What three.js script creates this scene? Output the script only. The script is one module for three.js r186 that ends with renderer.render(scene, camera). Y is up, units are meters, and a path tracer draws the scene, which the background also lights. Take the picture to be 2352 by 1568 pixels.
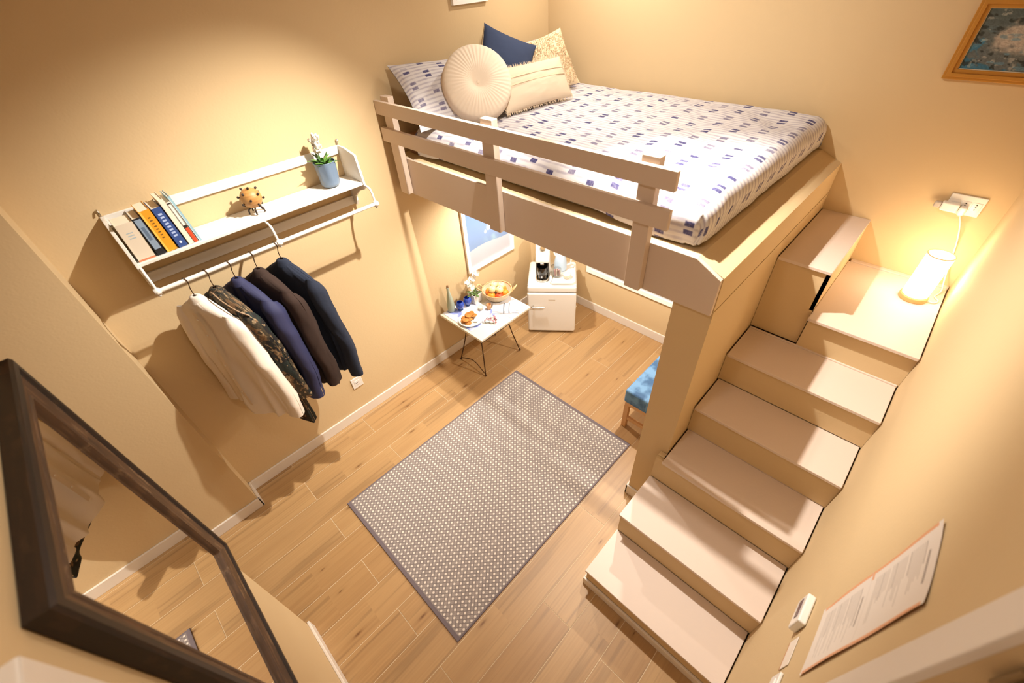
import * as THREE from 'three';
import { RoundedBoxGeometry } from 'three/addons/geometries/RoundedBoxGeometry.js';
import { mergeGeometries, mergeVertices } from 'three/addons/utils/BufferGeometryUtils.js';

// ------------------------------------------------------------------ camera, exposure, ceiling lights
const scene = new THREE.Scene();
scene.background = new THREE.Color(0x000000);
const camera = new THREE.PerspectiveCamera(77.19, 2352 / 1568, 0.02, 30);
camera.position.set(2.604, 2.8, 3.0632);
camera.up.set(-0.43381515, 0.74372203, -0.50860787);
camera.lookAt(2.604 - 0.54366164, 2.8 - 0.66621778, 3.0632 - 0.51047614);
camera.focus = 2.9;
camera.userData.fStop = 2.2;
const renderer = new THREE.WebGLRenderer({ antialias: true });
renderer.toneMapping = THREE.LinearToneMapping;
renderer.toneMappingExposure = 0.38;
renderer.shadowMap.enabled = true;
renderer.shadowMap.type = THREE.PCFSoftShadowMap;

const WARM = new THREE.Color().setRGB(1, 0.93, 0.84);
const SOFT = new THREE.Color().setRGB(1, 0.93, 0.84);
const LAMP = new THREE.Color().setRGB(1, 0.80, 0.54);
const CEIL = 3.3;            // ceiling height
// ceiling cluster of four adjustable spot heads: [aim x, y, z, candela, cone half angle, penumbra]
const CLUSTER = [1.34, CEIL, 1.55];
const HEADS = [
  [0.0, 0.55, 2.85, 86, .68, 1],     // clothes wall
  [2.75, 0.85, 1.25, 72, .64, 1],    // stairs
  [1.30, 0.0, 1.80, 8.5, 1.5, .5],   // straight down
  [1.15, 2.30, 0.0, 14, 1.05, 1],     // back wall over the bed
];
// single fittings: [x, y, z, candela, size, colour, cone half angle, penumbra, kind]
const SPOTS = [
  [0.62, CEIL, 0.36, 10, 2.0, WARM, 1.4, .8, 'ceiling'],
  [1.95, CEIL, 2.85, 6, 5.0, WARM, 1.4, .8, 'ceiling'],
  [0.47, 1.69, 0.86, 17, 1.0, SOFT, 1.45, .45, 'loft'],
  [1.60, 1.69, 0.75, 16, 1.0, SOFT, 1.45, .45, 'loft'],
];

// ------------------------------------------------------------------ helpers
let seed = 7;
function rnd() { seed |= 0; seed = seed + 0x6D2B79F5 | 0; let t = Math.imul(seed ^ seed >>> 15, 1 | seed); t = t + Math.imul(t ^ t >>> 7, 61 | t) ^ t; return ((t ^ t >>> 14) >>> 0) / 4294967296; }
const rr = (a, b) => a + (b - a) * rnd();
const lerp = (a, b, t) => a + (b - a) * t;
const clamp = (x, a = 0, b = 1) => Math.min(b, Math.max(a, x));
const smooth = (a, b, x) => { const t = clamp((x - a) / (b - a)); return t * t * (3 - 2 * t); };
function hash2(x, y) { let h = Math.imul(x | 0, 374761393) + Math.imul(y | 0, 668265263) | 0; h = Math.imul(h ^ h >>> 13, 1274126177); return ((h ^ h >>> 16) >>> 0) / 4294967296; }
function vnoise(x, y, px = 0, py = 0) {
  const xi = Math.floor(x), yi = Math.floor(y), xf = x - xi, yf = y - yi;
  const u = xf * xf * (3 - 2 * xf), v = yf * yf * (3 - 2 * yf);
  const w = (i, p) => p ? ((i % p) + p) % p : i;
  const a = hash2(w(xi, px), w(yi, py)), b = hash2(w(xi + 1, px), w(yi, py)), c = hash2(w(xi, px), w(yi + 1, py)), d = hash2(w(xi + 1, px), w(yi + 1, py));
  return lerp(lerp(a, b, u), lerp(c, d, u), v);
}
function fbm(x, y, o = 4) { let s = 0, a = .5, n = 0; for (let i = 0; i < o; i++) { s += a * vnoise(x, y); n += a; x = x * 2.03 + 17; y = y * 2.03 + 31; a *= .5; } return s / n; }
function tex(w, h, fn, srgb = true) {
  const d = new Uint8Array(w * h * 4);
  for (let j = 0; j < h; j++) for (let i = 0; i < w; i++) {
    const c = fn(i / w, j / h, i, j), k = (j * w + i) * 4;
    if (typeof c === 'number') { d[k] = d[k + 1] = d[k + 2] = clamp(c) * 255; } else { d[k] = clamp(c[0], 0, 255); d[k + 1] = clamp(c[1], 0, 255); d[k + 2] = clamp(c[2], 0, 255); }
    d[k + 3] = 255;
  }
  const t = new THREE.DataTexture(d, w, h, THREE.RGBAFormat);
  t.wrapS = t.wrapT = THREE.RepeatWrapping; t.magFilter = THREE.LinearFilter; t.minFilter = THREE.LinearMipmapLinearFilter; t.generateMipmaps = true;
  if (srgb) t.colorSpace = THREE.SRGBColorSpace;
  t.needsUpdate = true; return t;
}
const mix3 = (a, b, t) => [lerp(a[0], b[0], t), lerp(a[1], b[1], t), lerp(a[2], b[2], t)];
function canvasTex(w, h, draw) {
  const c = document.createElement('canvas'); c.width = w; c.height = h; draw(c.getContext('2d'), w, h);
  const t = new THREE.CanvasTexture(c); t.colorSpace = THREE.SRGBColorSpace; return t;
}
const M = (color, roughness = .6, extra = {}) => new THREE.MeshStandardMaterial({ color, roughness, side: THREE.DoubleSide, ...extra });
const MP = (color, roughness, extra = {}) => new THREE.MeshPhysicalMaterial({ color, roughness, side: THREE.DoubleSide, ...extra });

const used = {};
function numbered(n) { if (!(n in used)) { used[n] = 0; return n; } used[n]++; return n + '_' + String(used[n]).padStart(3, '0'); }
function norm(g) { g = g.index ? g.toNonIndexed() : g; for (const k of Object.keys(g.attributes)) if (!['position', 'normal', 'uv'].includes(k)) g.deleteAttribute(k); if (!g.attributes.normal) g.computeVertexNormals(); if (!g.attributes.uv) g.setAttribute('uv', new THREE.BufferAttribute(new Float32Array(g.attributes.position.count * 2), 2)); return g; }
function join(gs) { return gs.length === 1 ? gs[0] : mergeGeometries(gs.map(norm)); }
function part(name, geos, mat, parent) {
  const m = new THREE.Mesh(join(Array.isArray(geos) ? geos : [geos]), mat); m.name = parent === scene ? numbered(name) : name;
  m.castShadow = m.receiveShadow = true; parent.add(m); return m;
}
function tag(o, label, category, group) { o.userData.label = label; o.userData.category = category; if (group) o.userData.group = group; return o; }
function thing(name, label, category, [x, y, z] = [0, 0, 0], turn = 0, group) {
  const o = new THREE.Group(); o.name = numbered(name); scene.add(o); o.position.set(x, y, z); o.rotation.y = turn; return tag(o, label, category, group);
}
function struct(name, geos, mat, label, category) {
  const m = part(name, geos, mat, scene); m.userData.kind = 'structure'; if (label) { m.userData.label = label; m.userData.category = category; } return m;
}
// uv in metres by dominant axis
function uvm(g, s = 1) {
  g = norm(g); const p = g.attributes.position, n = g.attributes.normal, u = new Float32Array(p.count * 2);
  for (let i = 0; i < p.count; i++) {
    const ax = Math.abs(n.getX(i)), ay = Math.abs(n.getY(i)), az = Math.abs(n.getZ(i));
    let a, b; if (ax >= ay && ax >= az) { a = p.getZ(i); b = p.getY(i); } else if (ay >= az) { a = p.getX(i); b = p.getZ(i); } else { a = p.getX(i); b = p.getY(i); }
    u[2 * i] = a * s; u[2 * i + 1] = b * s;
  }
  g.setAttribute('uv', new THREE.BufferAttribute(u, 2)); return g;
}
const box = (x0, x1, y0, y1, z0, z1) => uvm(new THREE.BoxGeometry(x1 - x0, y1 - y0, z1 - z0).translate((x0 + x1) / 2, (y0 + y1) / 2, (z0 + z1) / 2));
const rbox = (x0, x1, y0, y1, z0, z1, r = .003, s = 2) => uvm(new RoundedBoxGeometry(x1 - x0, y1 - y0, z1 - z0, s, r).translate((x0 + x1) / 2, (y0 + y1) / 2, (z0 + z1) / 2));
const V = (x, y, z) => new THREE.Vector3(x, y, z);
function tube(pts, r, seg = 40, rs = 10, closed = false) { return new THREE.TubeGeometry(new THREE.CatmullRomCurve3(pts.map(p => V(...p)), closed, 'centripetal'), seg, r, rs, closed); }
function rod(a, b, r, rs = 12) {
  const A = V(...a), B = V(...b), d = B.clone().sub(A), g = new THREE.CylinderGeometry(r, r, d.length(), rs);
  g.applyQuaternion(new THREE.Quaternion().setFromUnitVectors(V(0, 1, 0), d.clone().normalize())); const c = A.add(B).multiplyScalar(.5); return g.translate(c.x, c.y, c.z);
}
function lathe(prof, seg = 40) { return new THREE.LatheGeometry(prof.map(p => new THREE.Vector2(p[0], p[1])), seg); }
function sheet(nu, nv, fn, uvfn) { // parametric grid
  const pos = [], uv = [], idx = [];
  for (let j = 0; j <= nv; j++) for (let i = 0; i <= nu; i++) { const u = i / nu, v = j / nv; pos.push(...fn(u, v)); uv.push(...(uvfn ? uvfn(u, v) : [u, v])); }
  for (let j = 0; j < nv; j++) for (let i = 0; i < nu; i++) { const a = j * (nu + 1) + i, b = a + 1, c = a + nu + 1, d = c + 1; idx.push(a, b, d, a, d, c); }
  const g = new THREE.BufferGeometry(); g.setAttribute('position', new THREE.Float32BufferAttribute(pos, 3)); g.setAttribute('uv', new THREE.Float32BufferAttribute(uv, 2)); g.setIndex(idx); g.computeVertexNormals(); return g;
}
function fixSeam(g, nu, nv) { // average normals across the u seam of a closed sheet
  const n = g.attributes.normal; for (let j = 0; j <= nv; j++) { const a = j * (nu + 1), b = a + nu; const v = V(n.getX(a) + n.getX(b), n.getY(a) + n.getY(b), n.getZ(a) + n.getZ(b)).normalize(); n.setXYZ(a, v.x, v.y, v.z); n.setXYZ(b, v.x, v.y, v.z); } return g;
}
const xf = (g, x = 0, y = 0, z = 0, rx = 0, ry = 0, rz = 0, s = 1) => g.applyMatrix4(new THREE.Matrix4().compose(V(x, y, z), new THREE.Quaternion().setFromEuler(new THREE.Euler(rx, ry, rz)), V(s, s, s)));
function extrudeXY(pts, depth, bevel = 0) { const s = new THREE.Shape(pts.map(p => new THREE.Vector2(p[0], p[1]))); return new THREE.ExtrudeGeometry(s, { depth, bevelEnabled: bevel > 0, bevelSize: bevel, bevelThickness: bevel, bevelSegments: 2 }); }

// ------------------------------------------------------------------ textures and materials
const wallBump = tex(256, 256, (u, v) => .5 * vnoise(u * 64, v * 64, 64, 64) + .3 * vnoise(u * 24, v * 24, 24, 24) + .2 * vnoise(u * 128, v * 128, 128, 128), false); wallBump.repeat.set(2, 2);
const weave = tex(128, 128, (u, v) => .5 + .25 * Math.sin(u * Math.PI * 64) * (Math.sin(v * Math.PI * 64) > 0 ? 1 : -1) + .25 * (vnoise(u * 64, v * 64, 64, 64) - .5), false); weave.repeat.set(12, 12);
const mWall = M('#cfb58b', .82, { bumpMap: wallBump, bumpScale: .0004 });
const mTrim = M('#e0d6ca', .5, { bumpMap: wallBump, bumpScale: .0002 });
const mBeige = M('#d0bca9', .55, { bumpMap: wallBump, bumpScale: .0003 });   // loft fascia and rails
const mTread = M('#d8c6b8', .5, { bumpMap: wallBump, bumpScale: .0003 });
const mCeil = M('#b39c7c', .9);
const mWhite = M('#e4dfd6', .4);
const mPlastic = MP('#e6e2db', .3, { clearcoat: .3 });
const mChrome = M('#d8d4cc', .18, { metalness: 1 });
const mBlackGloss = MP('#141110', .15, { clearcoat: .6 });
const mBronze = M('#4a3626', .4, { metalness: .7 });

function plankTex(k) {
  const a = [192, 158, 115], b = [168, 132, 92], c = [112, 78, 48], pale = [204, 174, 134];
  const kn = []; for (let i = 0; i < 1 + (k % 3); i++) kn.push([rr(.1, .9), rr(.03, .97), rr(.015, .045)]);
  return tex(128, 768, (u, v) => {
    const X = u * .2, Y = v * 1.22; let wx = X + .012 * (fbm(Y * 3 + k * 7, X * 10, 3) - .5);
    let ds = 0, dk = 0; for (const q of kn) { const dx = (u - q[0]) * .2, dy = (v - q[1]) * 1.22, d = Math.hypot(dx / .6, dy / 2.2); dk += Math.exp(-(d * d) / (q[2] * q[2] * .06)); ds += Math.exp(-(d * d) / (q[2] * q[2] * .8)); }
    const big = fbm(X * 14 + k * 13, Y * 1.6 + k * 5, 3), g = fbm(wx * 110 + k * 31, Y * 1.1 + k, 4), fine = fbm(wx * 700 + k, Y * 8, 2);
    const streak = smooth(.6, .85, fbm(wx * 42 + k * 3, Y * 1.1 + k * 9, 3));
    let col = mix3(a, b, clamp(.1 + (g - .42) * .9 + (big - .5) * 1.1)); col = mix3(col, pale, clamp((big - .52) * 1.2) * .6);
    col = mix3(mix3(col, [126, 100, 72], streak * .34), c, clamp(dk * .7 + ds * .14)); const f = .975 + .05 * fine; return [col[0] * f, col[1] * f, col[2] * f];
  });
}
const plankMats = []; for (let k = 0; k < 6; k++) plankMats.push(M(['#f1ebdd', '#ece4d4', '#f6f0e2', '#e7ddcb', '#f1ebdd', '#eee6d6'][k], .42, { map: plankTex(k) }));

// ------------------------------------------------------------------ room shell
const RW = 2.93, MZ = 3.44, NX = 1.167, BZ = 3.33, BX = .17, ENDZ = 4.7;
const floor = struct('floor', box(-.12, RW + .12, -.12, -.002, -.12, ENDZ + .12), M('#e0ccaa', .8), 'light oak plank floor with pale joints', 'floor');
{ // planks 0.2 x 1.22 m in half bond, running along the wardrobe wall
  let n = 0;
  for (let r = -1; r < 15; r++) {
    const x0 = Math.max(.035 + r * .2, 0) + .0019, x1 = Math.min(.235 + r * .2, RW) - .0019; if (x1 - x0 < .01) continue;
    const off = (r & 1) ? 3.044 : 2.433;
    for (let k = -3; k < 3; k++) {
      const z0 = Math.max(off + k * 1.22, 0) + .0019, z1 = Math.min(off + (k + 1) * 1.22, ENDZ) - .0019; if (z1 - z0 < .02) continue;
      const g = new THREE.BoxGeometry(x1 - x0, .012, z1 - z0).translate((x0 + x1) / 2, -.006, (z0 + z1) / 2), p = g.attributes.position, uv = g.attributes.uv;
      const flip = hash2(r + 50, k + 9) > .5, vo = hash2(r + 3, k + 77);
      for (let i = 0; i < p.count; i++) { let u = (p.getX(i) - (.035 + r * .2)) / .2, v = (p.getZ(i) - (off + k * 1.22)) / 1.22; if (flip) { u = 1 - u; v = 1 - v; } uv.setXY(i, u, v * .999 + vo); }
      part(n ? 'plank_' + String(n).padStart(3, '0') : 'plank', g, plankMats[Math.floor(hash2(r * 7 + 11, k * 5 + 23) * 6)], floor); n++;
    }
  }
}
struct('wall_left', box(-.12, 0, 0, CEIL, -.12, BZ), mWall, 'beige painted wall behind the clothes rack', 'wall');
struct('wall_left', box(-.12, BX, 0, CEIL, BZ, ENDZ), mWall, 'beige wall section stepping forward beside the mirror', 'wall');
struct('wall_back', box(0, RW, 0, CEIL, -.12, 0), mWall, 'beige painted wall behind the loft bed and lamp', 'wall');
{ // right wall with a door recess
  const d0 = 2.55, d1 = 3.36, dh = 2.62;
  struct('wall_right', [box(RW, RW + .12, 0, CEIL, -.12, d0), box(RW, RW + .12, 0, CEIL, d1, MZ + .12), box(RW, RW + .12, dh, CEIL, d0, d1), box(RW + .08, RW + .12, 0, dh, d0, d1)], mWall, 'beige painted wall beside the stairs', 'wall');
  struct('trim_1', [rbox(RW - .014, RW + .002, 0, dh + .07, d0 - .07, d0, .004), rbox(RW - .014, RW + .002, dh, dh + .07, d0, d1, .004), rbox(RW - .014, RW + .002, 0, dh + .07, d1, d1 + .07, .004)], mTrim, 'pale door casing on the right wall', 'door frame');
  const dr = part('door_1', [rbox(RW + .03, RW + .07, .004, dh - .004, d0 + .004, d0 + .12, .003), rbox(RW + .03, RW + .07, .004, dh - .004, d1 - .12, d1 - .004, .003), rbox(RW + .03, RW + .07, dh - .14, dh - .004, d0 + .1, d1 - .1, .003), rbox(RW + .03, RW + .07, .004, .2, d0 + .1, d1 - .1, .003)], mTrim, scene);
  dr.userData = { kind: 'structure', label: 'pale door with a floral panel beside the notice', category: 'door' };
  const flor = tex(256, 512, (u, v) => { const b = [222, 202, 180]; const q = smooth(.56, .66, fbm(u * 9, v * 18, 4)), r2 = smooth(.6, .7, fbm(u * 14 + 40, v * 28 + 9, 4)); return mix3(mix3(b, [176, 160, 140], q), [196, 150, 130], r2); });
  part('panel', box(RW + .04, RW + .055, .19, dh - .13, d0 + .11, d1 - .11), M('#ffffff', .5, { map: flor }), dr);
  part('hinge', [rod([RW + .022, 2.05, d0 + .012], [RW + .022, 2.11, d0 + .012], .006), box(RW + .026, RW + .0305, 2.05, 2.11, d0 + .012, d0 + .04)], M('#8a7350', .45, { metalness: .4 }), dr);
}
struct('wall_front', box(NX, RW + .12, 0, CEIL, MZ, MZ + .12), mWall, 'beige wall carrying the dark framed mirror', 'wall');
struct('wall_front', box(NX, NX + .12, 0, CEIL, MZ + .12, ENDZ), mWall, 'beige side wall of the passage behind the mirror', 'wall');
struct('wall_front', box(-.12, NX + .12, 0, CEIL, ENDZ, ENDZ + .12), mWall, 'beige end wall of the passage', 'wall');
const ceiling = struct('ceiling', box(-.12, RW + .12, CEIL, CEIL + .12, -.12, ENDZ + .12), mCeil, 'plain pale ceiling', 'ceiling');
{ // second door leaf in the mirror wall
  const d = part('door_2', rbox(2.035, 2.86, .004, 2.185, MZ - .022, MZ + .01, .006), mTrim, scene); d.userData = { kind: 'structure', label: 'off white door beside the mirror', category: 'door' };
}
// baseboards
const BBH = .092, BBT = .014;
struct('baseboard_left', rbox(0, BBT, 0, BBH, .0, BZ + .0, .004), mTrim, 'white baseboard along the clothes wall', 'baseboard');
struct('baseboard_left', [rbox(0, BX + BBT, 0, BBH, BZ - BBT, BZ, .004), rbox(BX, BX + BBT, 0, BBH, BZ - BBT, ENDZ, .004)], mTrim, 'white baseboard around the stepped wall section', 'baseboard');
struct('baseboard_back', rbox(BBT, 2.014, 0, BBH, 0, BBT, .004), mTrim, 'white baseboard along the back wall under the loft', 'baseboard');
struct('baseboard_front', rbox(NX - BBT, 2.0, 0, BBH, MZ - BBT, MZ, .004), mTrim, 'white baseboard below the mirror', 'baseboard');

// partition between loft and stairs
const PX0 = 2.014, PX1 = 2.19, PZ = 1.52;
struct('wall_partition', box(PX0, PX1, 0, 1.66, 0, PZ), mWall, 'beige partition wall holding up the loft beside the stairs', 'wall');
struct('baseboard_partition', [rbox(PX0 - BBT, PX0, 0, BBH, .014, PZ + BBT, .004), rbox(PX0 - BBT, 2.15, 0, BBH, PZ, PZ + BBT, .004)], mTrim, 'white baseboard at the foot of the partition', 'baseboard');

// ------------------------------------------------------------------ loft bed
const PT = 1.882;     // platform top
{
  const t = thing('loft_bed', 'beige loft bed platform with deep front board and two rail guard', 'loft bed', [0, 1.66, 0]);
  const Y = 1.66;
  const prof = [[.002, 1.70], [2.183, 1.662], [2.183, 1.828], [2.07, PT], [.002, PT]];
  part('platform', uvm(extrudeXY([[.002, 1.70 - Y], [2.013, 1.70 - Y], [2.013, 1.662 - Y], [2.188, 1.662 - Y], [2.188, 1.828 - Y], [2.07, PT - Y], [.002, PT - Y]], 1.518).translate(0, 0, .002)), mWall, t);
  part('front_board', uvm(extrudeXY([[.004, 1.656 - Y], [2.183, 1.656 - Y], [2.183, 1.826 - Y], [2.072, PT + .003 - Y], [.004, PT + .003 - Y]], .018, .002).translate(0, 0, 1.523)), mBeige, t);
  for (const [a, b] of [[.05, .132], [.918, 1.0], [1.797, 1.872]]) part('post', rbox(a, b, 1.664 - Y, 2.242 - Y, 1.545, 1.585, .003), mBeige, t);
  part('rail', rbox(.002, 1.957, 2.142 - Y, 2.217 - Y, 1.585, 1.607, .002), mBeige, t).userData.label = 'upper guard rail board';
  part('rail', rbox(.012, 1.957, 1.99 - Y, 2.07 - Y, 1.585, 1.607, .002), mBeige, t).userData.label = 'lower guard rail board';
}

// ------------------------------------------------------------------ stairs
{
  const t = thing('staircase', 'beige painted wooden stairs climbing to the loft bed', 'stairs', [2.56, 0, 1.1]);
  t.position.set(0, 0, 0);
  const rise = .217, nose = [2.204, 1.909, 1.598, 1.316, 1.038], left = [2.15, 2.15, 2.192, 2.192, 2.192], TH = .018, ov = .022, R1 = RW - .001;
  for (let i = 0; i < 5; i++) {
    const y = rise * (i + 1), zb = i < 4 ? nose[i + 1] - ov : .735;
    const lx = left[i];
    part('riser', box(i < 3 ? 2.152 : 2.192, R1, i ? y - rise : 0, y - TH, nose[i] - ov - .018, nose[i] - ov), mWall, t);
    part('tread', rbox(lx + (i > 1 ? .006 : 0), R1 - .006, y - TH, y, zb - .0, nose[i], .003), mTread, t);
    if (i < 2) part('side_panel', box(2.152, 2.17, 0, y - TH, Math.max(zb, 1.536), nose[i] - ov - .018), mWall, t);
    part('back_strip', rbox(lx + .006, R1 - .004, y - TH, y + .006, zb - .012, zb + .0, .002), mTread, t);
  }
  // riser between partition front and step 3 block
  part('side_panel', box(2.152, 2.19, 0, .633, 1.522, 1.56), mWall, t);
  const y6 = 1.302, y7 = 1.56;
  part('riser', box(2.45, R1, 1.085, y6 - TH, .705, .725), mWall, t);
  part('tread', rbox(2.4458, R1 - .006, y6 - TH, y6, .032, .765, .003), mTread, t).userData.label = 'wide upper step carrying the lamp';
  part('back_strip', rbox(2.456, R1 - .004, y6 - TH, y6 + .006, .001, .03, .002), mTread, t);
  part('riser', box(2.192, 2.445, 1.085, y7 - TH, .685, .705), mWall, t);
  part('side_panel', box(2.427, 2.445, 1.085, y7 - TH, .001, .705), mWall, t);
  part('tread', rbox(2.196, 2.447, y7 - TH, y7, .002, .722, .003), mTread, t).userData.label = 'narrow top step beside the loft';
  part('base_trim', [rbox(2.152 - BBT, R1, 0, .07, nose[0] - ov, nose[0] - ov + BBT, .005), rbox(2.152 - BBT, 2.152, 0, .07, 1.536, nose[0] - ov, .005)], mTrim, t);
}

// ------------------------------------------------------------------ spotlights (fitting + light)
SPOTS.forEach(([x, y, z, cd, size, col, ang, pen, kind], i) => {
  const t = thing(kind === 'ceiling' ? 'ceiling_spotlight' : 'loft_spotlight', ['round spotlight in the ceiling over the pillows', 'round spotlight in the ceiling by the mirror wall', 'round spotlight under the loft above the snack table', 'round spotlight under the loft above the bench'][i], 'spotlight', [x, y, z]);
  part('ring', lathe([[.055, 0], [.056, -.008], [.05, -.012], [.043, -.006], [.043, 0]], 36), mWhite, t);
  part('glass', new THREE.CylinderGeometry(.042, .042, .004, 32).translate(0, -.004, 0), M('#fff6e6', .6, { emissive: col, emissiveIntensity: 4 }), t);
  const L = new THREE.SpotLight(col, cd, 0, ang, pen, 2); L.position.set(0, -.06, 0); L.target.position.set(0, -1.2, 0); L.castShadow = true; L.shadow.radius = size; L.shadow.mapSize.set(2048, 2048); L.shadow.camera.near = .02;
  t.add(L); t.add(L.target);
});
{ // adjustable heads on one ceiling plate
  const t = thing('spotlight_cluster', 'ceiling plate with four adjustable white spot heads', 'spotlight', CLUSTER);
  part('plate', lathe([[.0001, 0], [.08, 0], [.08, -.014], [.074, -.018], [.0001, -.018]], 40), mWhite, t);
  HEADS.forEach(([ax, ay, az, cd, ang, pen], i) => {
    const a = [2.6, -.4, 1.1, -1.9][i], p = V(Math.cos(a) * .045, -.055, Math.sin(a) * .045), aim = V(ax - CLUSTER[0], ay - CLUSTER[1], az - CLUSTER[2]), d = aim.clone().sub(p).normalize(), q = new THREE.Quaternion().setFromUnitVectors(V(0, -1, 0), d);
    const hd = part('head', lathe([[.0001, .02], [.022, .018], [.026, .01], [.026, -.022], [.023, -.024], [.022, -.018], [.0001, -.018]], 28).applyQuaternion(q).translate(p.x, p.y, p.z), mWhite, t);
    part('joint', rod([p.x, -.016, p.z], [p.x, p.y + .01, p.z], .006, 10), mChrome, hd);
    part('glass', new THREE.CylinderGeometry(.0215, .0215, .003, 24).translate(0, -.02, 0).applyQuaternion(q).translate(p.x, p.y, p.z), M('#fff6e6', .6, { emissive: WARM, emissiveIntensity: 6 }), hd);
    const L = new THREE.SpotLight(WARM, cd, 0, ang, pen, 2); L.position.copy(p).addScaledVector(d, .06); L.target.position.copy(aim); L.castShadow = true; L.shadow.radius = .8; L.shadow.mapSize.set(2048, 2048); L.shadow.camera.near = .02; t.add(L); t.add(L.target);
  });
}

// ------------------------------------------------------------------ rug
{
  const x0 = .625, x1 = 1.824, z0 = 1.178, z1 = 2.911, t = thing('rug', 'flatwoven taupe rug with cream dots and slate edging', 'rug', [(x0 + x1) / 2, 0, (z0 + z1) / 2]);
  const w = x1 - x0, d = z1 - z0, nx = 43, nz = 58;
  const map = tex(nx * 22, nz * 22, (u, v, i, j) => {
    const a = (u * nx) % 1, b = (v * nz) % 1, n = vnoise(i * .6, j * .6), n2 = fbm(u * 10, v * 14, 3);
    let c = mix3([168, 157, 151], [148, 137, 132], n); c = mix3(c, [178, 166, 158], (n2 - .4) * .5);
    const e1 = Math.abs(((a + b) % 1) - .5), e2 = Math.abs(((a - b + 1) % 1) - .5); if (Math.min(e1, e2) < .07) c = mix3(c, [104, 95, 94], .7);
    const dd = Math.max(Math.abs(a - .5), Math.abs(b - .5)) + .25 * Math.min(Math.abs(a - .5), Math.abs(b - .5)); c = mix3(c, [230, 219, 207], 1 - smooth(.19, .26, dd)); return c;
  });
  const bump = weave.clone(); bump.repeat.set(40, 60);
  const top = new THREE.BoxGeometry(w - .016, .006, d - .04).translate(0, .0035, 0);
  part('pile', top, M('#ffffff', .95, { map, bumpMap: bump, bumpScale: .0008 }), t);
  const mB = M('#6f6468', .9, { bumpMap: weave, bumpScale: .0006 });
  part('border', [rbox(-w / 2, w / 2, .0005, .008, -d / 2, -d / 2 + .024, .003), rbox(-w / 2, w / 2, .0005, .008, d / 2 - .024, d / 2, .003), rbox(-w / 2, -w / 2 + .011, .0005, .008, -d / 2 + .02, d / 2 - .02, .003), rbox(w / 2 - .011, w / 2, .0005, .008, -d / 2 + .02, d / 2 - .02, .003)], mB, t);
}

// ------------------------------------------------------------------ mattress, quilt, pillows
const quiltTex = tex(1024, 768, (u, v, i, j) => { // 2.2 m along the bed x 1.65 m across
  const X = u * 2.2, Z = v * 1.65;
  let c = [212, 208, 208];
  const line = .5 + .5 * Math.sin(Z * Math.PI * 2 / .0275); c = mix3(c, [172, 166, 174], smooth(.5, 1, line) * (.3 + .45 * vnoise(X * 30, Z * 40)));
  const col = .5 + .5 * Math.sin(X * Math.PI * 2 / .122 + .6); c = mix3(c, [164, 158, 174], smooth(.5, 1, col) * smooth(.3, .9, line) * (.25 + .5 * vnoise(X * 12 + 5, Z * 25)));
  const row = Math.floor(X / .122), stag = (row & 1) ? .06 : 0, cz = Math.floor((Z + stag) / .12), fz = (Z + stag) - cz * .12, fx = X - row * .122;
  const hs = hash2(row + 4, cz + 19), dark = .6 + .4 * hs;
  const inX = smooth(.040, .044, fx) * (1 - smooth(.080, .084, fx));
  const b1 = smooth(.020, .024, fz) * (1 - smooth(.040, .044, fz)), b2 = smooth(.054, .058, fz) * (1 - smooth(.074, .078, fz));
  const tx = .75 + .5 * vnoise(X * 220, Z * 220);
  c = mix3(c, hs > .4 ? [62, 60, 104] : [92, 86, 116], clamp(inX * (b1 + b2 * (hash2(row, cz + 3) > .15 ? 1 : .2)) * dark * tx));
  const pale = smooth(.0, .006, fx - .098) * (1 - smooth(.02, .026, fx - .098)); c = mix3(c, [176, 170, 182], pale * smooth(.4, .9, line) * .5);
  return c;
});
const mQuilt = M('#ffffff', .9, { map: quiltTex, bumpMap: weave, bumpScale: .0006 });
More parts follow.
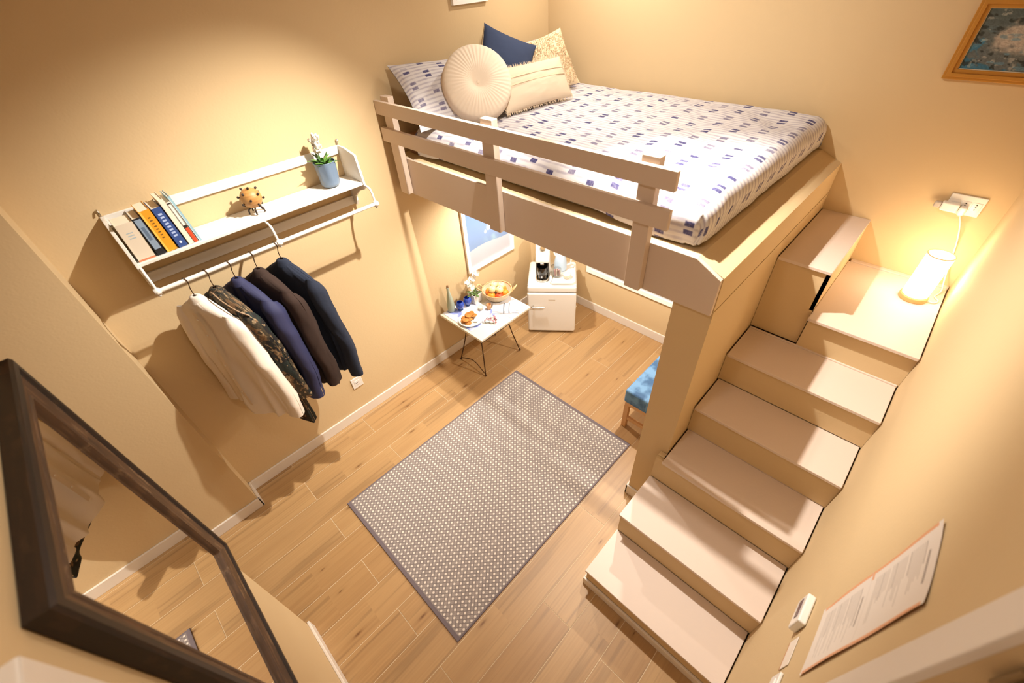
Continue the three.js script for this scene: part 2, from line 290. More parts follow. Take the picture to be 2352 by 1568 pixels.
{
  const m = part('mattress', rbox(.2, 2.0, PT, 2.03, .03, 1.45, .04, 4), M('#efe8de', .9), scene); tag(m, 'pale mattress under the checked quilt on the loft', 'mattress');
  // quilt: arc length draping over head-side nothing, foot, front and back edges
  const top = 2.058, X0 = .19, X1 = 2.055, Z0 = .012, Z1 = 1.498, R = .075, DROPX = .155, DROPZ = .17;
  const prof = (s, a, b, d) => { // s from -d.. b+d ; returns [pos, drop]
    const q = Math.PI * R / 2;
    const one = e => { // e = distance past the start of the rounding
      if (e <= 0) return [0, 0]; if (e < q) { const t = e / R; return [R * Math.sin(t), R * (1 - Math.cos(t))]; } return [R - (e - q) * .12, R + (e - q)]; };
    if (s > b - R) { const r = one(s - (b - R)); return [b - R + r[0], r[1]]; } if (s < a + R) { const r = one((a + R) - s); return [a + R - r[0], r[1]]; } return [s, 0];
  };
  const g = sheet(150, 130, (u, v) => {
    const s = lerp(X0, X1 + DROPX - .02, u), t = lerp(Z0 - .10, Z1 + DROPZ * (.62 + .1 * Math.sin(s * 3.1 + 1) + .18 * smooth(.5, 1.9, s)), v);
    const px = s > 1 ? prof(s, -9, X1, 0) : [s, 0], pz = prof(t, Z0, Z1, 0);
    let drop = Math.max(px[1], pz[1]); if (px[1] > 0 && pz[1] > 0) drop = Math.min(.165, Math.hypot(px[1], pz[1]));
    const wr = .016 * (fbm(s * 3.2, t * 3.4, 3) - .5) + .010 * (fbm(s * 9 + 4, t * 8 + 9, 3) - .5);
    const puff = .016 * (smooth(X0, X0 + .25, s));
    const y = Math.max(top + wr * 1.6 + puff - drop * (1 - .0) - .012 * smooth(1.5, 2.0, s), PT + .006 + .004 * fbm(s * 8, t * 8, 2));
    const side = smooth(.03, .12, drop);
    let x = px[0] + side * .022 * (fbm(t * 5 + 3, y * 6, 3) - .5), z = pz[0] + side * (pz[1] > px[1] ? 1 : .3) * .03 * (fbm(s * 4.5 + 9, y * 7, 3) - .5) * (t > .7 ? 1 : .2);
    if (t < .7) z = Math.max(z, .006); // rests against the back wall
    if (px[1] > .02 && pz[1] > .02 && t > .7) { const k = .35 * Math.min(px[1], pz[1]); x -= k; z -= k; }
    return [x, y, z];
  }, (u, v) => [lerp(X0, X1 + DROPX, u) / 2.2, 1 - (lerp(Z0 - .10, Z1 + DROPZ * .85, v) + .15) / 1.9]);
  tag(part('quilt', g, mQuilt, scene), 'white quilt with dashed navy checks spread over the loft mattress', 'quilt');
}
function pillowGeo(w, h, t, pinch = .07, nu = 36, puff = .5, sd = 0, uvs = [1, 1]) {
  const side = sgn => sheet(nu, nu, (a, b) => {
    const u = a * 2 - 1, v = b * 2 - 1, x = u * w / 2 * (1 - pinch * (1 - v * v) * u * u), y = v * h / 2 * (1 - pinch * (1 - u * u) * v * v);
    const f = Math.pow(Math.max(0, (1 - u * u) * (1 - v * v)), puff); const n = .10 * (fbm(u * 2.5 + sd, v * 2.5 + sd * 3 + sgn, 3) - .5);
    return [sgn * x, y, sgn * t / 2 * f * (1 + n * 2) + sgn * .0015];
  }, (a, b) => [(sgn > 0 ? a : 1 - a) * uvs[0], b * uvs[1]]);
  return join([norm(side(1)), norm(side(-1))]);
}
function place(t, x, y, z, nx, ny, nz, roll = 0) { // local +z faces (nx,ny,nz), then roll in its own plane
  t.position.set(x, y, z); t.up.set(0, 1, 0); const m = new THREE.Matrix4().lookAt(V(nx, ny, nz), V(0, 0, 0), V(0, 1, 0)); t.quaternion.setFromRotationMatrix(m); t.rotateZ(roll); return t;
}
{
  // two quilted bed pillows against the head wall
  const p1 = thing('bed_pillow', 'checked bed pillow propped at the head beside the guard rail', 'pillow', [0, 0, 0], 0, 'checked bed pillows');
  part('case', pillowGeo(.70, .44, .15, .08, 40, .5, 2, [.33, .3]), mQuilt, p1); place(p1, .25, 2.212, 1.17, .66, .72, .08, -.06);
  const p2 = thing('bed_pillow', 'checked bed pillow at the head behind the navy and shaggy cushions', 'pillow', [0, 0, 0], 0, 'checked bed pillows');
  part('case', pillowGeo(.66, .44, .16, .08, 40, .5, 5, [.33, .3]), mQuilt, p2); place(p2, .25, 2.205, .42, .66, .72, 0, .02);
  // navy cushion
  const bl = thing('cushion', 'navy blue square cushion standing on its edge behind the others', 'cushion');
  const mNavy = M('#2c3a58', .85, { bumpMap: weave, bumpScale: .0006 });
  part('cover', pillowGeo(.37, .37, .12, .09, 40, .5, 8), mNavy, bl);
  part('zip', rod([-.18, -.165, 0], [-.18, .165, 0], .003, 6), M('#8a7350', .5, { metalness: .4 }), bl);
  place(bl, .27, 2.285, .745, .80, .42, .30, -.46);
  // shaggy beige cushion
  const sh = thing('cushion', 'shaggy beige square cushion in the corner of the bed', 'cushion');
  const mShag = M('#e2cba8', 1);
  part('cover', pillowGeo(.37, .37, .13, .08, 40, .5, 11), mShag, sh);
  { // tufted pile
    const pos = []; const base = []; for (let i = 0; i < 2600; i++) { const u = rr(-.93, .93), v = rr(-.93, .93); const f = Math.sqrt((1 - u * u) * (1 - v * v)); const x = u * .185 * (1 - .08 * (1 - v * v) * u * u), y = v * .185 * (1 - .08 * (1 - u * u) * v * v), z = .065 * f; const l = rr(.010, .018), dx = rr(-.008, .008), dy = rr(-.012, .004), w = .0022; base.push([x, y, z, dx, dy, l, w]); }
    for (const [x, y, z, dx, dy, l, w] of base) pos.push(x - w, y, z - .002, x + w, y, z - .002, x + dx, y + dy, z + l, x, y - w, z - .002, x, y + w, z - .002, x + dx, y + dy, z + l);
    const g = new THREE.BufferGeometry(); g.setAttribute('position', new THREE.Float32BufferAttribute(pos, 3)); g.computeVertexNormals(); const m = part('tufts', g, M('#eedcc0', 1), sh); m.userData.kind = 'stuff';
  }
  place(sh, .33, 2.235, .40, .74, .50, .40, .22);
  // round pleated cushion
  const ro = thing('round_cushion', 'cream round cushion with radiating pleats leaning on the checked pillow', 'cushion');
  const NU = 320, NV = 36, mCream = M('#ead9c2', .9, { bumpMap: weave, bumpScale: .0003 });
  const sideR = sg => { const g = sheet(NU, NV, (a, b) => { const th = a * 2 * Math.PI, q = b, r = .205 * Math.sin(q * Math.PI / 2) ** .9; const prof2 = .085 * Math.pow(Math.max(0, 1 - Math.pow(q, 3.2)), .55); const pl = 1 + .016 * Math.sin(th * 46 + .7 * Math.sin(th * 3)) * smooth(.05, .5, q); const dim = -.035 * Math.exp(-q * q * 40); return [Math.cos(th) * r, Math.sin(th) * r, sg * (prof2 * pl + dim)]; }); return norm(fixSeam(g, NU, NV)); };
  part('cover', [sideR(1), sideR(-1)], mCream, ro);
  part('piping', new THREE.TorusGeometry(.2045, .004, 8, 90), mCream, ro);
  part('button', new THREE.SphereGeometry(.009, 16, 10).scale(1, 1, .4).translate(0, 0, .052), mCream, ro);
  place(ro, .41, 2.248, 1.135, .70, .50, .40);
  // small rectangular fringed cushion
  const fr = thing('cushion', 'small oblong cream cushion with fringed edges in front of the shaggy one', 'cushion');
  const mRect = M('#e9d6bb', .95, { bumpMap: weave, bumpScale: .0012 });
  part('cover', pillowGeo(.56, .25, .12, .05, 40, .45, 15), mRect, fr);
  for (const v0 of [.1, .42]) part('stripe', sheet(40, 4, (a, b) => { const u = a * 1.9 - .95, v = (b - .5) * .07 + v0; const f = Math.pow((1 - u * u) * (1 - v * v), .45); return [u * .28 * (1 - .05 * (1 - v * v) * u * u), v * .125, .06 * f * 1.05 + .003]; }), M('#dcc6a8', 1), fr);
  { const pos = []; for (const e of [[-1, 1], [1, 1], [0, 1], [0, -1]]) for (let i = 0; i < 160; i++) { const s = rr(-1, 1); let x, y, dx, dy; if (e[0] === 0) { x = s * .28; y = e[1] * .123 * (1 - .05 * (1 - s * s)); dx = rr(-.006, .006); dy = e[1] * rr(.010, .026); } else { x = e[0] * .278; y = s * .125; dx = e[0] * rr(.003, .008); dy = rr(-.006, .006); } const dz = rr(-.008, .008), w = .0025; pos.push(x - w, y, 0, x + w, y, 0, x + dx, y + dy, dz, x, y - w, 0, x, y + w, .002, x + dx, y + dy, dz); } const g = new THREE.BufferGeometry(); g.setAttribute('position', new THREE.Float32BufferAttribute(pos, 3)); g.computeVertexNormals(); part('fringe', g, mRect, fr).userData.kind = 'stuff'; }
  place(fr, .53, 2.20, .76, .84, .52, .10, .0);
  // wooden block seen through the rail at the head end
  const wb = thing('wooden_box', 'small brown wooden box between the mattress head and the wall', 'box', [.10, PT, 1.40]);
  part('body', rbox(-.055, .055, .001, .10, -.05, .05, .004), M('#8a5f3c', .6), wb); part('lid', rbox(-.06, .06, .10, .115, -.055, .055, .004), M('#a5754c', .6), wb);
}

// ------------------------------------------------------------------ wall shelf with hanging rail
{
  const t = thing('wall_shelf', 'white wall shelf with a hanging rail on brackets', 'shelf', [0, 1.69, 2.49]); const O = [0, -1.69, -2.49];
  const P = (n, g, m = mWhite) => part(n, (Array.isArray(g) ? g : [g]).map(q => q.translate(...O)), m, t);
  const z0 = 1.90, z1 = 3.085;
  const endShape = [[.0015, 1.69], [.035, 1.69], [.05, 1.72], [.052, 1.75], [.12, 1.80], [.19, 1.825], [.205, 1.85], [.20, 1.91], [.186, 2.018], [.075, 2.04], [.0015, 2.04]];
  for (const z of [z0, z1 - .014]) P('end_panel', uvm(extrudeXY(endShape, .010, .002).translate(0, 0, z + .002)));
  P('shelf_board', rbox(.0015, .2, 1.852, 1.868, z0 + .014, z1 - .014, .003));
  P('back_rail', rbox(.0015, .014, 1.998, 2.044, z0 + .014, z1 - .014, .002));
  P('back_rail', rbox(.0015, .016, 1.69, 1.742, z0 + .014, z1 - .014, .002));
  P('hanging_rail', rod([.28, 1.757, z0 - .005], [.28, 1.757, z1 - .005], .0105, 20));
  for (const z of [z0 + .007, 2.5, z1 - .012]) {
    P('bracket', [tube([[.19, 1.846, z], [.225, 1.848, z], [.258, 1.835, z], [.272, 1.79, z], [.276, 1.765, z]], .0065, 24, 8), lathe([[.0001, -.012], [.016, -.012], [.016, .012], [.0001, .012]], 18).rotateX(Math.PI / 2).translate(.28, 1.757, z), new THREE.SphereGeometry(.008, 10, 8).translate(.28, 1.738, z), rod([.28, 1.757, z], [.30, 1.757, z], .005, 8)]);
  }
  for (const z of [z0 + .006, z1 - .008]) P('wall_hook', [tube([[.004, 2.035, z], [.004, 2.065, z], [.012, 2.075, z], [.022, 2.062, z]], .004, 16, 8)], mChrome);
}
// books: [z front edge, thickness, height, depth, lean, colour, spine art, label]
{
  const arts = {
    grey: c => canvasTex(96, 256, (g, w, h) => { g.fillStyle = c; g.fillRect(0, 0, w, h); g.fillStyle = '#9fb0b8'; for (let i = 0; i < 3; i++) g.fillRect(30, 60 + i * 18, 36, 6); g.fillStyle = '#c97a55'; g.fillRect(0, 244, w, 12); }),
    steel: () => canvasTex(64, 256, (g, w, h) => { g.fillStyle = '#17191f'; g.fillRect(0, 0, w, h); g.fillStyle = '#8497ac'; g.fillRect(6, 8, w - 12, h - 50); g.fillStyle = '#5c6f86'; g.fillRect(18, 60, 26, 90); }),
    orange: () => canvasTex(64, 256, (g, w, h) => { g.fillStyle = '#e2981f'; g.fillRect(0, 0, w, h); g.fillStyle = '#f2be55'; g.fillRect(0, 0, 12, h); g.fillStyle = '#6a4a18'; for (let i = 0; i < 8; i++) g.fillRect(26, 40 + i * 18, 16, 7); }),
    blue: () => canvasTex(64, 256, (g, w, h) => { g.fillStyle = '#2f4a86'; g.fillRect(0, 0, w, h); g.fillStyle = '#a9bbdd'; for (let i = 0; i < 8; i++) g.fillRect(18, 34 + i * 20, 28, 11); g.fillStyle = '#e7ecf4'; g.beginPath(); g.arc(32, 225, 9, 0, 7); g.fill(); }),
    cream: () => canvasTex(64, 256, (g, w, h) => { g.fillStyle = '#e8dcc8'; g.fillRect(0, 0, w, h); }),
    red: () => canvasTex(64, 256, (g, w, h) => { g.fillStyle = '#efe6d8'; g.fillRect(0, 0, w, h); g.strokeStyle = '#1e1a18'; g.lineWidth = 7; g.strokeRect(6, 8, w - 12, 140); g.fillStyle = '#1e1a18'; g.fillRect(0, 148, w, 14); g.fillStyle = '#cf4a26'; g.fillRect(0, 162, w, 94); }),
    sky: () => canvasTex(64, 256, (g, w, h) => { g.fillStyle = '#93bccb'; g.fillRect(0, 0, w, h); g.fillStyle = '#d9e6e6'; g.fillRect(0, 0, 14, h); }),
  };
  const list = [
    [3.062, .068, .175, .122, .0, '#d8cbb6', 'grey', 'thick pale grey book at the end of the shelf row'],
    [2.986, .034, .180, .13, .04, '#20232a', 'steel', 'slim black book with a steel blue spine'],
    [2.946, .044, .200, .14, .06, '#d9911f', 'orange', 'orange yellow book in the shelf row'],
    [2.895, .038, .196, .135, .08, '#2c4680', 'blue', 'navy blue book with pale spine marks'],
    [2.852, .022, .222, .14, .08, '#e8dcc8', 'cream', 'tall cream book in the shelf row'],
    [2.828, .017, .205, .14, .09, '#eadfce', 'red', 'thin white book with a red lower spine'],
    [2.808, .012, .226, .122, .10, '#8fb8c8', 'sky', 'thin light blue book at the open end of the row'],
  ];
  for (const [z, th, h, d, lean, c, art, label] of list) {
    const t = thing('book', label, 'book', [.185 - d, 1.868, z], 0, 'books on the wall shelf');
    const cov = M(c, .6); const cover = [rbox(0, d, 0, h, -.0025, 0, .0008, 1), rbox(0, d, 0, h, -th, -th + .0025, .0008, 1), rbox(d - .003, d, 0, h, -th, 0, .0008, 1)];
    part('cover', cover, cov, t); part('pages', box(.004, d - .003, .003, h - .003, -th + .0025, -.0025), M('#eadfc8', .9), t);
    const sp = new THREE.PlaneGeometry(th - .002, h - .002).rotateY(Math.PI / 2).translate(d + .0006, h / 2, -th / 2); part('spine', sp, M('#ffffff', .55, { map: arts[art](c) }), t);
    t.rotation.x = lean > 0 ? lean * 1.0 : 0; if (lean) t.position.y += 0;
  }
}
{ // wooden knobbed ornament
  const t = thing('wooden_ornament', 'round wooden ornament studded with dark knobs on the wall shelf', 'ornament', [.10, 1.868, 2.49]);
  const wd = tex(128, 64, (u, v) => mix3([196, 148, 84], [160, 110, 56], fbm(u * 10, v * 30, 3))); const R = .051, cy = .082;
  part('ball', new THREE.SphereGeometry(R, 40, 28).translate(0, cy, 0), M('#ffffff', .5, { map: wd }), t);
  const dark = M('#2a1b12', .5), ph = Math.PI * (3 - Math.sqrt(5)); let k = 0;
  for (let i = 0; i < 18; i++) { const y = 1 - 2 * (i + .5) / 18, r = Math.sqrt(1 - y * y), a = i * ph, n = V(r * Math.cos(a), y, r * Math.sin(a)); if (y < -.75) continue; const A = n.clone().multiplyScalar(R - .002), B = n.clone().multiplyScalar(R + .007); part('knob', [rod([A.x, A.y + cy, A.z], [B.x, B.y + cy, B.z], .0042, 10), new THREE.SphereGeometry(.0062, 10, 8).translate(B.x, B.y + cy, B.z)], dark, t); k++; }
  for (let i = 0; i < 5; i++) { const a = i / 5 * 6.283 + .4; part('leg', tube([[Math.cos(a) * .018, cy - .046, Math.sin(a) * .018], [Math.cos(a) * .034, .028, Math.sin(a) * .034], [Math.cos(a) * .04, .004, Math.sin(a) * .04]], .0042, 12, 8), dark, t); }
}
function leafGeo(len, w, bend, n = 10) { return sheet(4, n, (a, b) => { const s = (a - .5) * 2, ww = w * Math.sin(Math.PI * Math.min(1, b * .96 + .04)) ** .8; return [s * ww / 2, len * b * Math.cos(bend * b * .5), len * b * Math.sin(bend * b * .6) + .15 * Math.abs(s) * ww]; }); }
function flowerGeo(r, n = 5) { const gs = []; for (let i = 0; i < n; i++) gs.push(norm(leafGeo(r, r * .8, -.6, 6).rotateX(1.0).rotateY(i / n * 6.283))); return join(gs); }
{ // blue pot with white flowers
  const t = thing('flower_pot', 'blue grey fluted pot with a white flower at the end of the wall shelf', 'potted plant', [.095, 1.868, 2.055]);
  const NU = 96, NV = 30; const pot = fixSeam(sheet(NU, NV, (a, b) => { const th = a * 6.28318, r = (b < .12 ? .035 + .018 * Math.sqrt(b / .12) : .053 + .007 * (b - .12) / .88) * (1 + .03 * Math.sign(Math.sin(th * 6)) * Math.pow(Math.abs(Math.sin(th * 6)), .6) * smooth(.2, .4, b)); return [Math.cos(th) * r, .004 + b * .136, Math.sin(th) * r]; }), NU, NV);
  part('pot', [norm(pot), norm(new THREE.CylinderGeometry(.034, .034, .004, 40).translate(0, .004, 0)), norm(new THREE.TorusGeometry(.059, .002, 8, 60).rotateX(Math.PI / 2).translate(0, .14, 0))], MP('#66798f', .35, { clearcoat: .3 }), t);
  part('soil', new THREE.CylinderGeometry(.056, .056, .006, 32).translate(0, .118, 0), M('#3a2a1c', 1), t);
  const green = M('#5c8a34', .6), dgreen = M('#35592a', .6);
  for (let i = 0; i < 20; i++) part('leaf', leafGeo(rr(.055, .095), rr(.018, .028), rr(.6, 1.4)).rotateX(rr(.2, .9)).rotateY(i * 2.4).translate(rr(-.02, .02), .118, rr(-.02, .02)), i % 3 ? green : dgreen, t);
  for (const [a, l] of [[.6, .12], [3.9, .10]]) part('leaf', leafGeo(l, .014, .5).rotateX(.75).rotateY(a).translate(0, .12, 0), dgreen, t);
  part('stem', tube([[0, .118, 0], [-.004, .17, .012], [.002, .22, .02]], .0022, 16, 6), green, t);
  const wf = M('#f4f0e6', .7); for (let i = 0; i < 12; i++) part('blossom', flowerGeo(.03).rotateX(rr(-.6, .6)).rotateZ(rr(-.6, .6)).translate(rr(-.014, .014), .19 + i * .007, .017 + rr(-.014, .014)), wf, t);
}

// ------------------------------------------------------------------ hangers and clothes
const mHook = M('#4b3422', .35, { metalness: .6 });
function hangerThing(z, turn, label) {
  const t = thing('coat_hanger', label, 'hanger', [.28, 1.757, z], turn, 'hangers on the rail');
  part('hook', tube([[-.013, -.006, 0], [-.0125, .006, 0], [0, .0155, 0], [.0125, .006, 0], [.0135, -.012, 0], [.004, -.035, 0], [0, -.05, 0], [0, -.098, 0]], .0022, 40, 8), mHook, t);
  part('shoulder_bar', tube([[-.165, -.192, 0], [-.12, -.166, 0], [-.06, -.134, 0], [-.02, -.115, 0], [0, -.105, 0], [.02, -.115, 0], [.06, -.134, 0], [.12, -.166, 0], [.165, -.192, 0]], .0055, 48, 10), M('#5a4028', .5), t);
  part('trouser_bar', rod([-.158, -.196, 0], [.158, -.196, 0], .003, 8), mHook, t);
  return t;
}
function bodyGeo(o) {
  const NU = 128, NV = 70, slope = o.slope ?? .105;
  const g = sheet(NU, NV, (a, b) => {
    const th = a * Math.PI * 2, c = Math.cos(th), s = Math.sin(th); let w, t, y, u = 0;
    if (b < .16) { const q = b / .16; w = lerp(o.neck ?? .012, o.shoulder, q); y = -slope * Math.pow(q, 1.25); t = lerp(.010, .034, Math.pow(q, .6)) + .010 * Math.sin(q * Math.PI); }
    else { u = (b - .16) / .84; y = -slope - u * (o.len - slope); w = lerp(o.shoulder, o.chest, smooth(0, .22, u)); w = lerp(w, o.hem, smooth(.25, 1, u)); t = lerp(.034, o.thick, smooth(0, .35, u)); t = lerp(t, o.hemThick ?? o.thick * 1.15, smooth(.4, 1, u)); }
    const f = o.fold * smooth(.05, .9, u), k = o.seed;
    const rg = q => .5 - Math.pow(Math.abs(Math.sin(q)), .7); const fold = f * (rg(th * 2.5 + k + u * .8) * 1.0 + rg(th * 4.5 + k * 2.3 - u * 1.4) * .8 + Math.sin(th * 11 + k * 5 + u * 3) * .22) + .016 * (fbm(th * 1.6 + k, y * 6 + k, 3) - .5);
    const x = w * Math.sign(c) * Math.pow(Math.abs(c), .85) + fold * .5 * c, z = t * Math.sign(s) * Math.pow(Math.abs(s), .85) + fold * Math.abs(s) * 1.0 + (o.sway ?? 0) * u * u;
    return [x, y + (b > .98 ? .01 * Math.sin(th * 3 + k) : 0) + u * u * .015 * Math.sin(th * 2 + k), z];
  }, (a, b) => [a * 1.1, b * o.len]);
  return norm(fixSeam(g, NU, NV));
}
function sleeveGeo(o, sx) {
  const NU = 40, NV = 48, L = o.sleeve, k = o.seed + sx * 3;
  const g = sheet(NU, NV, (a, b) => {
    const th = a * Math.PI * 2, y0 = -(o.slope ?? .105) + .012;
    const cx = sx * (o.shoulder - .035 + (o.flare ?? .07) * Math.sin(Math.min(1, b * 1.1) * Math.PI * .5)), cy = y0 - b * L, cz = (o.fwd ?? .03) * b * b * 1.0 + .006 * Math.sin(b * 9 + k);
    const r = lerp(o.arm ?? .062, o.cuff ?? .048, smooth(0, 1, b)) * smooth(-.12, .1, b), fl = .78;
    const n = 1 + .13 * (.5 - Math.pow(Math.abs(Math.sin(b * 7 + Math.sin(th + k) * 1.1 + k)), .6)) * smooth(.1, .4, b) + .10 * Math.sin(th * 3 + k + b * 2) * b + .22 * (fbm(b * 5 + k, th * 1.2 + 3, 3) - .5);
    return [cx + Math.cos(th) * r * n * .85, cy + Math.cos(th) * sx * .0 + .02 * Math.sin(th) * (1 - b), cz + Math.sin(th) * r * n * fl];
  }, (a, b) => [a * .4, b * L]);
  return norm(fixSeam(g, NU, NV));
}
function garment(z, turn, name, label, cat, mat, o, extra) {
  const t = thing(name, label, cat, [.28, 1.757 - .095, z], turn, 'clothes on the hanging rail');
  part('body', bodyGeo(o), mat, t);
  if (o.sleeve) for (const sx of [-1, 1]) part('sleeve', sleeveGeo(o, sx), mat, t);
  if (o.collar !== 0) { // collar band
    const NU = 48; part('collar', fixSeam(sheet(NU, 8, (a, b) => { const th = a * 6.28318; return [Math.cos(th) * (.010 + .04 * b), .010 * (1 - b) + (o.collar ?? .012) * Math.sin(b * Math.PI) - .022 * b, Math.sin(th) * (.008 + .028 * b)]; }), NU, 8), o.collarMat ?? mat, t);
  }
  if (extra) extra(t); return t;
}
const fab = (c, r = .9, e = {}) => M(c, r, { bumpMap: weave, bumpScale: .0005, ...e });
const TURN = [.42, .34, .34, .30, .34], HZ = [2.958, 2.867, 2.763, 2.651, 2.526];
['bronze hanger carrying the cream shirt', 'bronze hanger carrying the printed dark top', 'bronze hanger carrying the navy jacket', 'bronze hanger carrying the brown coat', 'bronze hanger carrying the denim shirt'].forEach((l, i) => hangerThing(HZ[i], TURN[i], l));
garment(HZ[0], TURN[0], 'cream_shirt', 'cream cotton shirt with long loose sleeves on the rail', 'shirt', fab('#ebdfd0', .9), { shoulder: .19, chest: .215, hem: .225, len: .80, thick: .05, hemThick: .062, fold: .030, seed: 1.3, sleeve: .70, arm: .062, cuff: .055, flare: .082, fwd: .0 }, t => {
  part('placket', sheet(3, 40, (a, b) => [(a - .5) * .026, -.06 - b * .66, .052 + .026 * smooth(0, .8, b)]), fab('#ecdcc8'), t);
  for (let i = 0; i < 6; i++) part('button', new THREE.CylinderGeometry(.005, .005, .003, 12).rotateX(Math.PI / 2).translate(0, -.10 - i * .1, .055 + .026 * smooth(0, .8, (.05 + i * .1) / .68)), M('#f4ece0', .4), t);
});
const camo = tex(384, 384, (u, v) => { const a = fbm(u * 14, v * 14, 3), b = fbm(u * 26 + 30, v * 26, 3), c2 = fbm(u * 40 + 80, v * 40 + 11, 2); let c = [22, 18, 17]; if (a > .55) c = [62, 52, 34]; if (b > .62) c = [122, 92, 60]; if (c2 > .7) c = [158, 134, 100]; if (a < .38) c = [28, 38, 32]; const h = (Math.floor(u * 90) + Math.floor(v * 90)) & 1; return h ? c : [c[0] * .8, c[1] * .8, c[2] * .8]; });
garment(HZ[1], TURN[1], 'printed_top', 'dark printed top with tan and olive patches beside the cream shirt', 'top', fab('#ffffff', .8, { map: camo }), { shoulder: .19, chest: .205, hem: .215, len: .93, thick: .038, hemThick: .046, fold: .018, seed: 4.1, sleeve: .62, arm: .06, cuff: .05, flare: .07, fwd: -.02 }, t => {
  part('strap', tube([[0, .0, .03], [.05, .01, .045], [.10, -.02, .05], [.17, -.07, .04], [.2, -.10, .02]], .0035, 30, 8), M('#9a7f62', .5), t);
});
garment(HZ[2], TURN[2], 'navy_jacket', 'smooth navy blue jacket in the middle of the rail', 'jacket', fab('#2c2f52', .7), { shoulder: .195, chest: .21, hem: .21, len: .76, thick: .044, hemThick: .05, fold: .016, seed: 2.2, sleeve: .66, arm: .068, cuff: .06, flare: .055, fwd: .02 }, t => {
  for (const s of [-1, 1]) part('lapel', sheet(6, 20, (a, b) => [s * (.012 + .05 * a * Math.sin(Math.PI * (b * .8 + .2))), -.02 - b * .3, .036 + .022 * smooth(0, .6, b)]), fab('#262947', .7), t);
});
garment(HZ[3], TURN[3], 'brown_coat', 'dark brown coat between the navy jacket and the denim shirt', 'coat', fab('#33221a', .9), { shoulder: .195, chest: .21, hem: .215, len: .78, thick: .044, hemThick: .05, fold: .016, seed: 6.4, sleeve: .64, arm: .066, cuff: .058, flare: .055, fwd: .015 });
const denim = tex(128, 128, (u, v) => { const n = vnoise(u * 64, v * 64, 64, 64), d = Math.sin((u + v) * 128 * Math.PI) * .5 + .5; return mix3([24, 30, 46], [46, 58, 80], .25 * n + .35 * d); }); denim.repeat.set(4, 4);
garment(HZ[4], TURN[4], 'denim_shirt', 'dark indigo denim shirt at the far end of the clothes', 'shirt', fab('#ffffff', .9, { map: denim }), { shoulder: .20, chest: .205, hem: .20, len: .74, thick: .04, hemThick: .05, fold: .024, seed: 8.7, sleeve: .68, arm: .06, cuff: .05, flare: .065, fwd: .0 }, t => {
  for (let i = 0; i < 3; i++) part('button', new THREE.SphereGeometry(.005, 10, 8).translate(.235 + .0 * i, -.72 + i * .018, -.03 + i * .012), M('#d9cda6', .3, { metalness: .6 }), t);
});

// ------------------------------------------------------------------ pictures
function ringGeo(w, h, fw, d0, d1) { const s = new THREE.Shape([[-w / 2, -h / 2], [w / 2, -h / 2], [w / 2, h / 2], [-w / 2, h / 2]].map(p => new THREE.Vector2(...p))); s.holes.push(new THREE.Path([[-w / 2 + fw, -h / 2 + fw], [-w / 2 + fw, h / 2 - fw], [w / 2 - fw, h / 2 - fw], [w / 2 - fw, -h / 2 + fw]].map(p => new THREE.Vector2(...p)))); return norm(new THREE.ExtrudeGeometry(s, { depth: d1 - d0, bevelEnabled: true, bevelSize: .0015, bevelThickness: .0015, bevelSegments: 2 }).translate(0, 0, d0)); }
function picture(name, label, w, h, fw, depth, mat, art, pos, turn, rings) {
  const t = thing(name, label, 'picture', pos, turn);
  part('frame', rings ? rings.map(r => ringGeo(...r)) : ringGeo(w, h, fw, .003, depth), mat, t);
  part('backing', box(-w / 2 + .004, w / 2 - .004, -h / 2 + .004, h / 2 - .004, .002, .005), M('#c9b894', .9), t);
  part('print', new THREE.PlaneGeometry(w - fw * 2 + .004, h - fw * 2 + .004).translate(0, 0, .008), M('#cfcfcf', .35, { map: art }), t);
  return t;
}
// white framed blue print under the loft (left wall: x=0, facing +x)
const bluePrint = tex(256, 320, (u, v) => { let c = mix3([150, 178, 222], [104, 132, 200], smooth(.25, .95, v)); c = mix3(c, [178, 212, 232], smooth(.45, .7, fbm(u * 4 + 2, v * 5, 4)) * smooth(.3, .6, u)); if (v < .22 + .02 * Math.sin(u * 5)) c = [224, 222, 232]; for (const [a, b, r] of [[.5, .42, .06], [.62, .46, .045], [.42, .38, .035], [.55, .52, .03], [.72, .44, .03]]) { const d = Math.hypot(u - a, (v - b) * 1.2); c = mix3(c, [244, 248, 246], 1 - smooth(r * .5, r, d)); } return c; });
picture('picture', 'white framed blue print hanging under the loft above the table', .57, .78, .032, .022, M('#f5f2ec', .45), bluePrint, [0, .746 + .39, .806], Math.PI / 2);
const paleArt = tex(64, 64, (u, v) => mix3([236, 232, 226], [206, 214, 224], fbm(u * 4, v * 4, 3)));
picture('picture', 'small white framed picture high on the wall above the pillows', .295, .40, .02, .024, M('#f4f0ea', .5), paleArt, [0, 2.605 + .2, .775], Math.PI / 2);
picture('picture', 'wide white frame low on the back wall under the loft', 1.1, .62, .045, .02, M('#f4f1ea', .45), paleArt, [.518 + .55, .44 + .31, 0], 0);
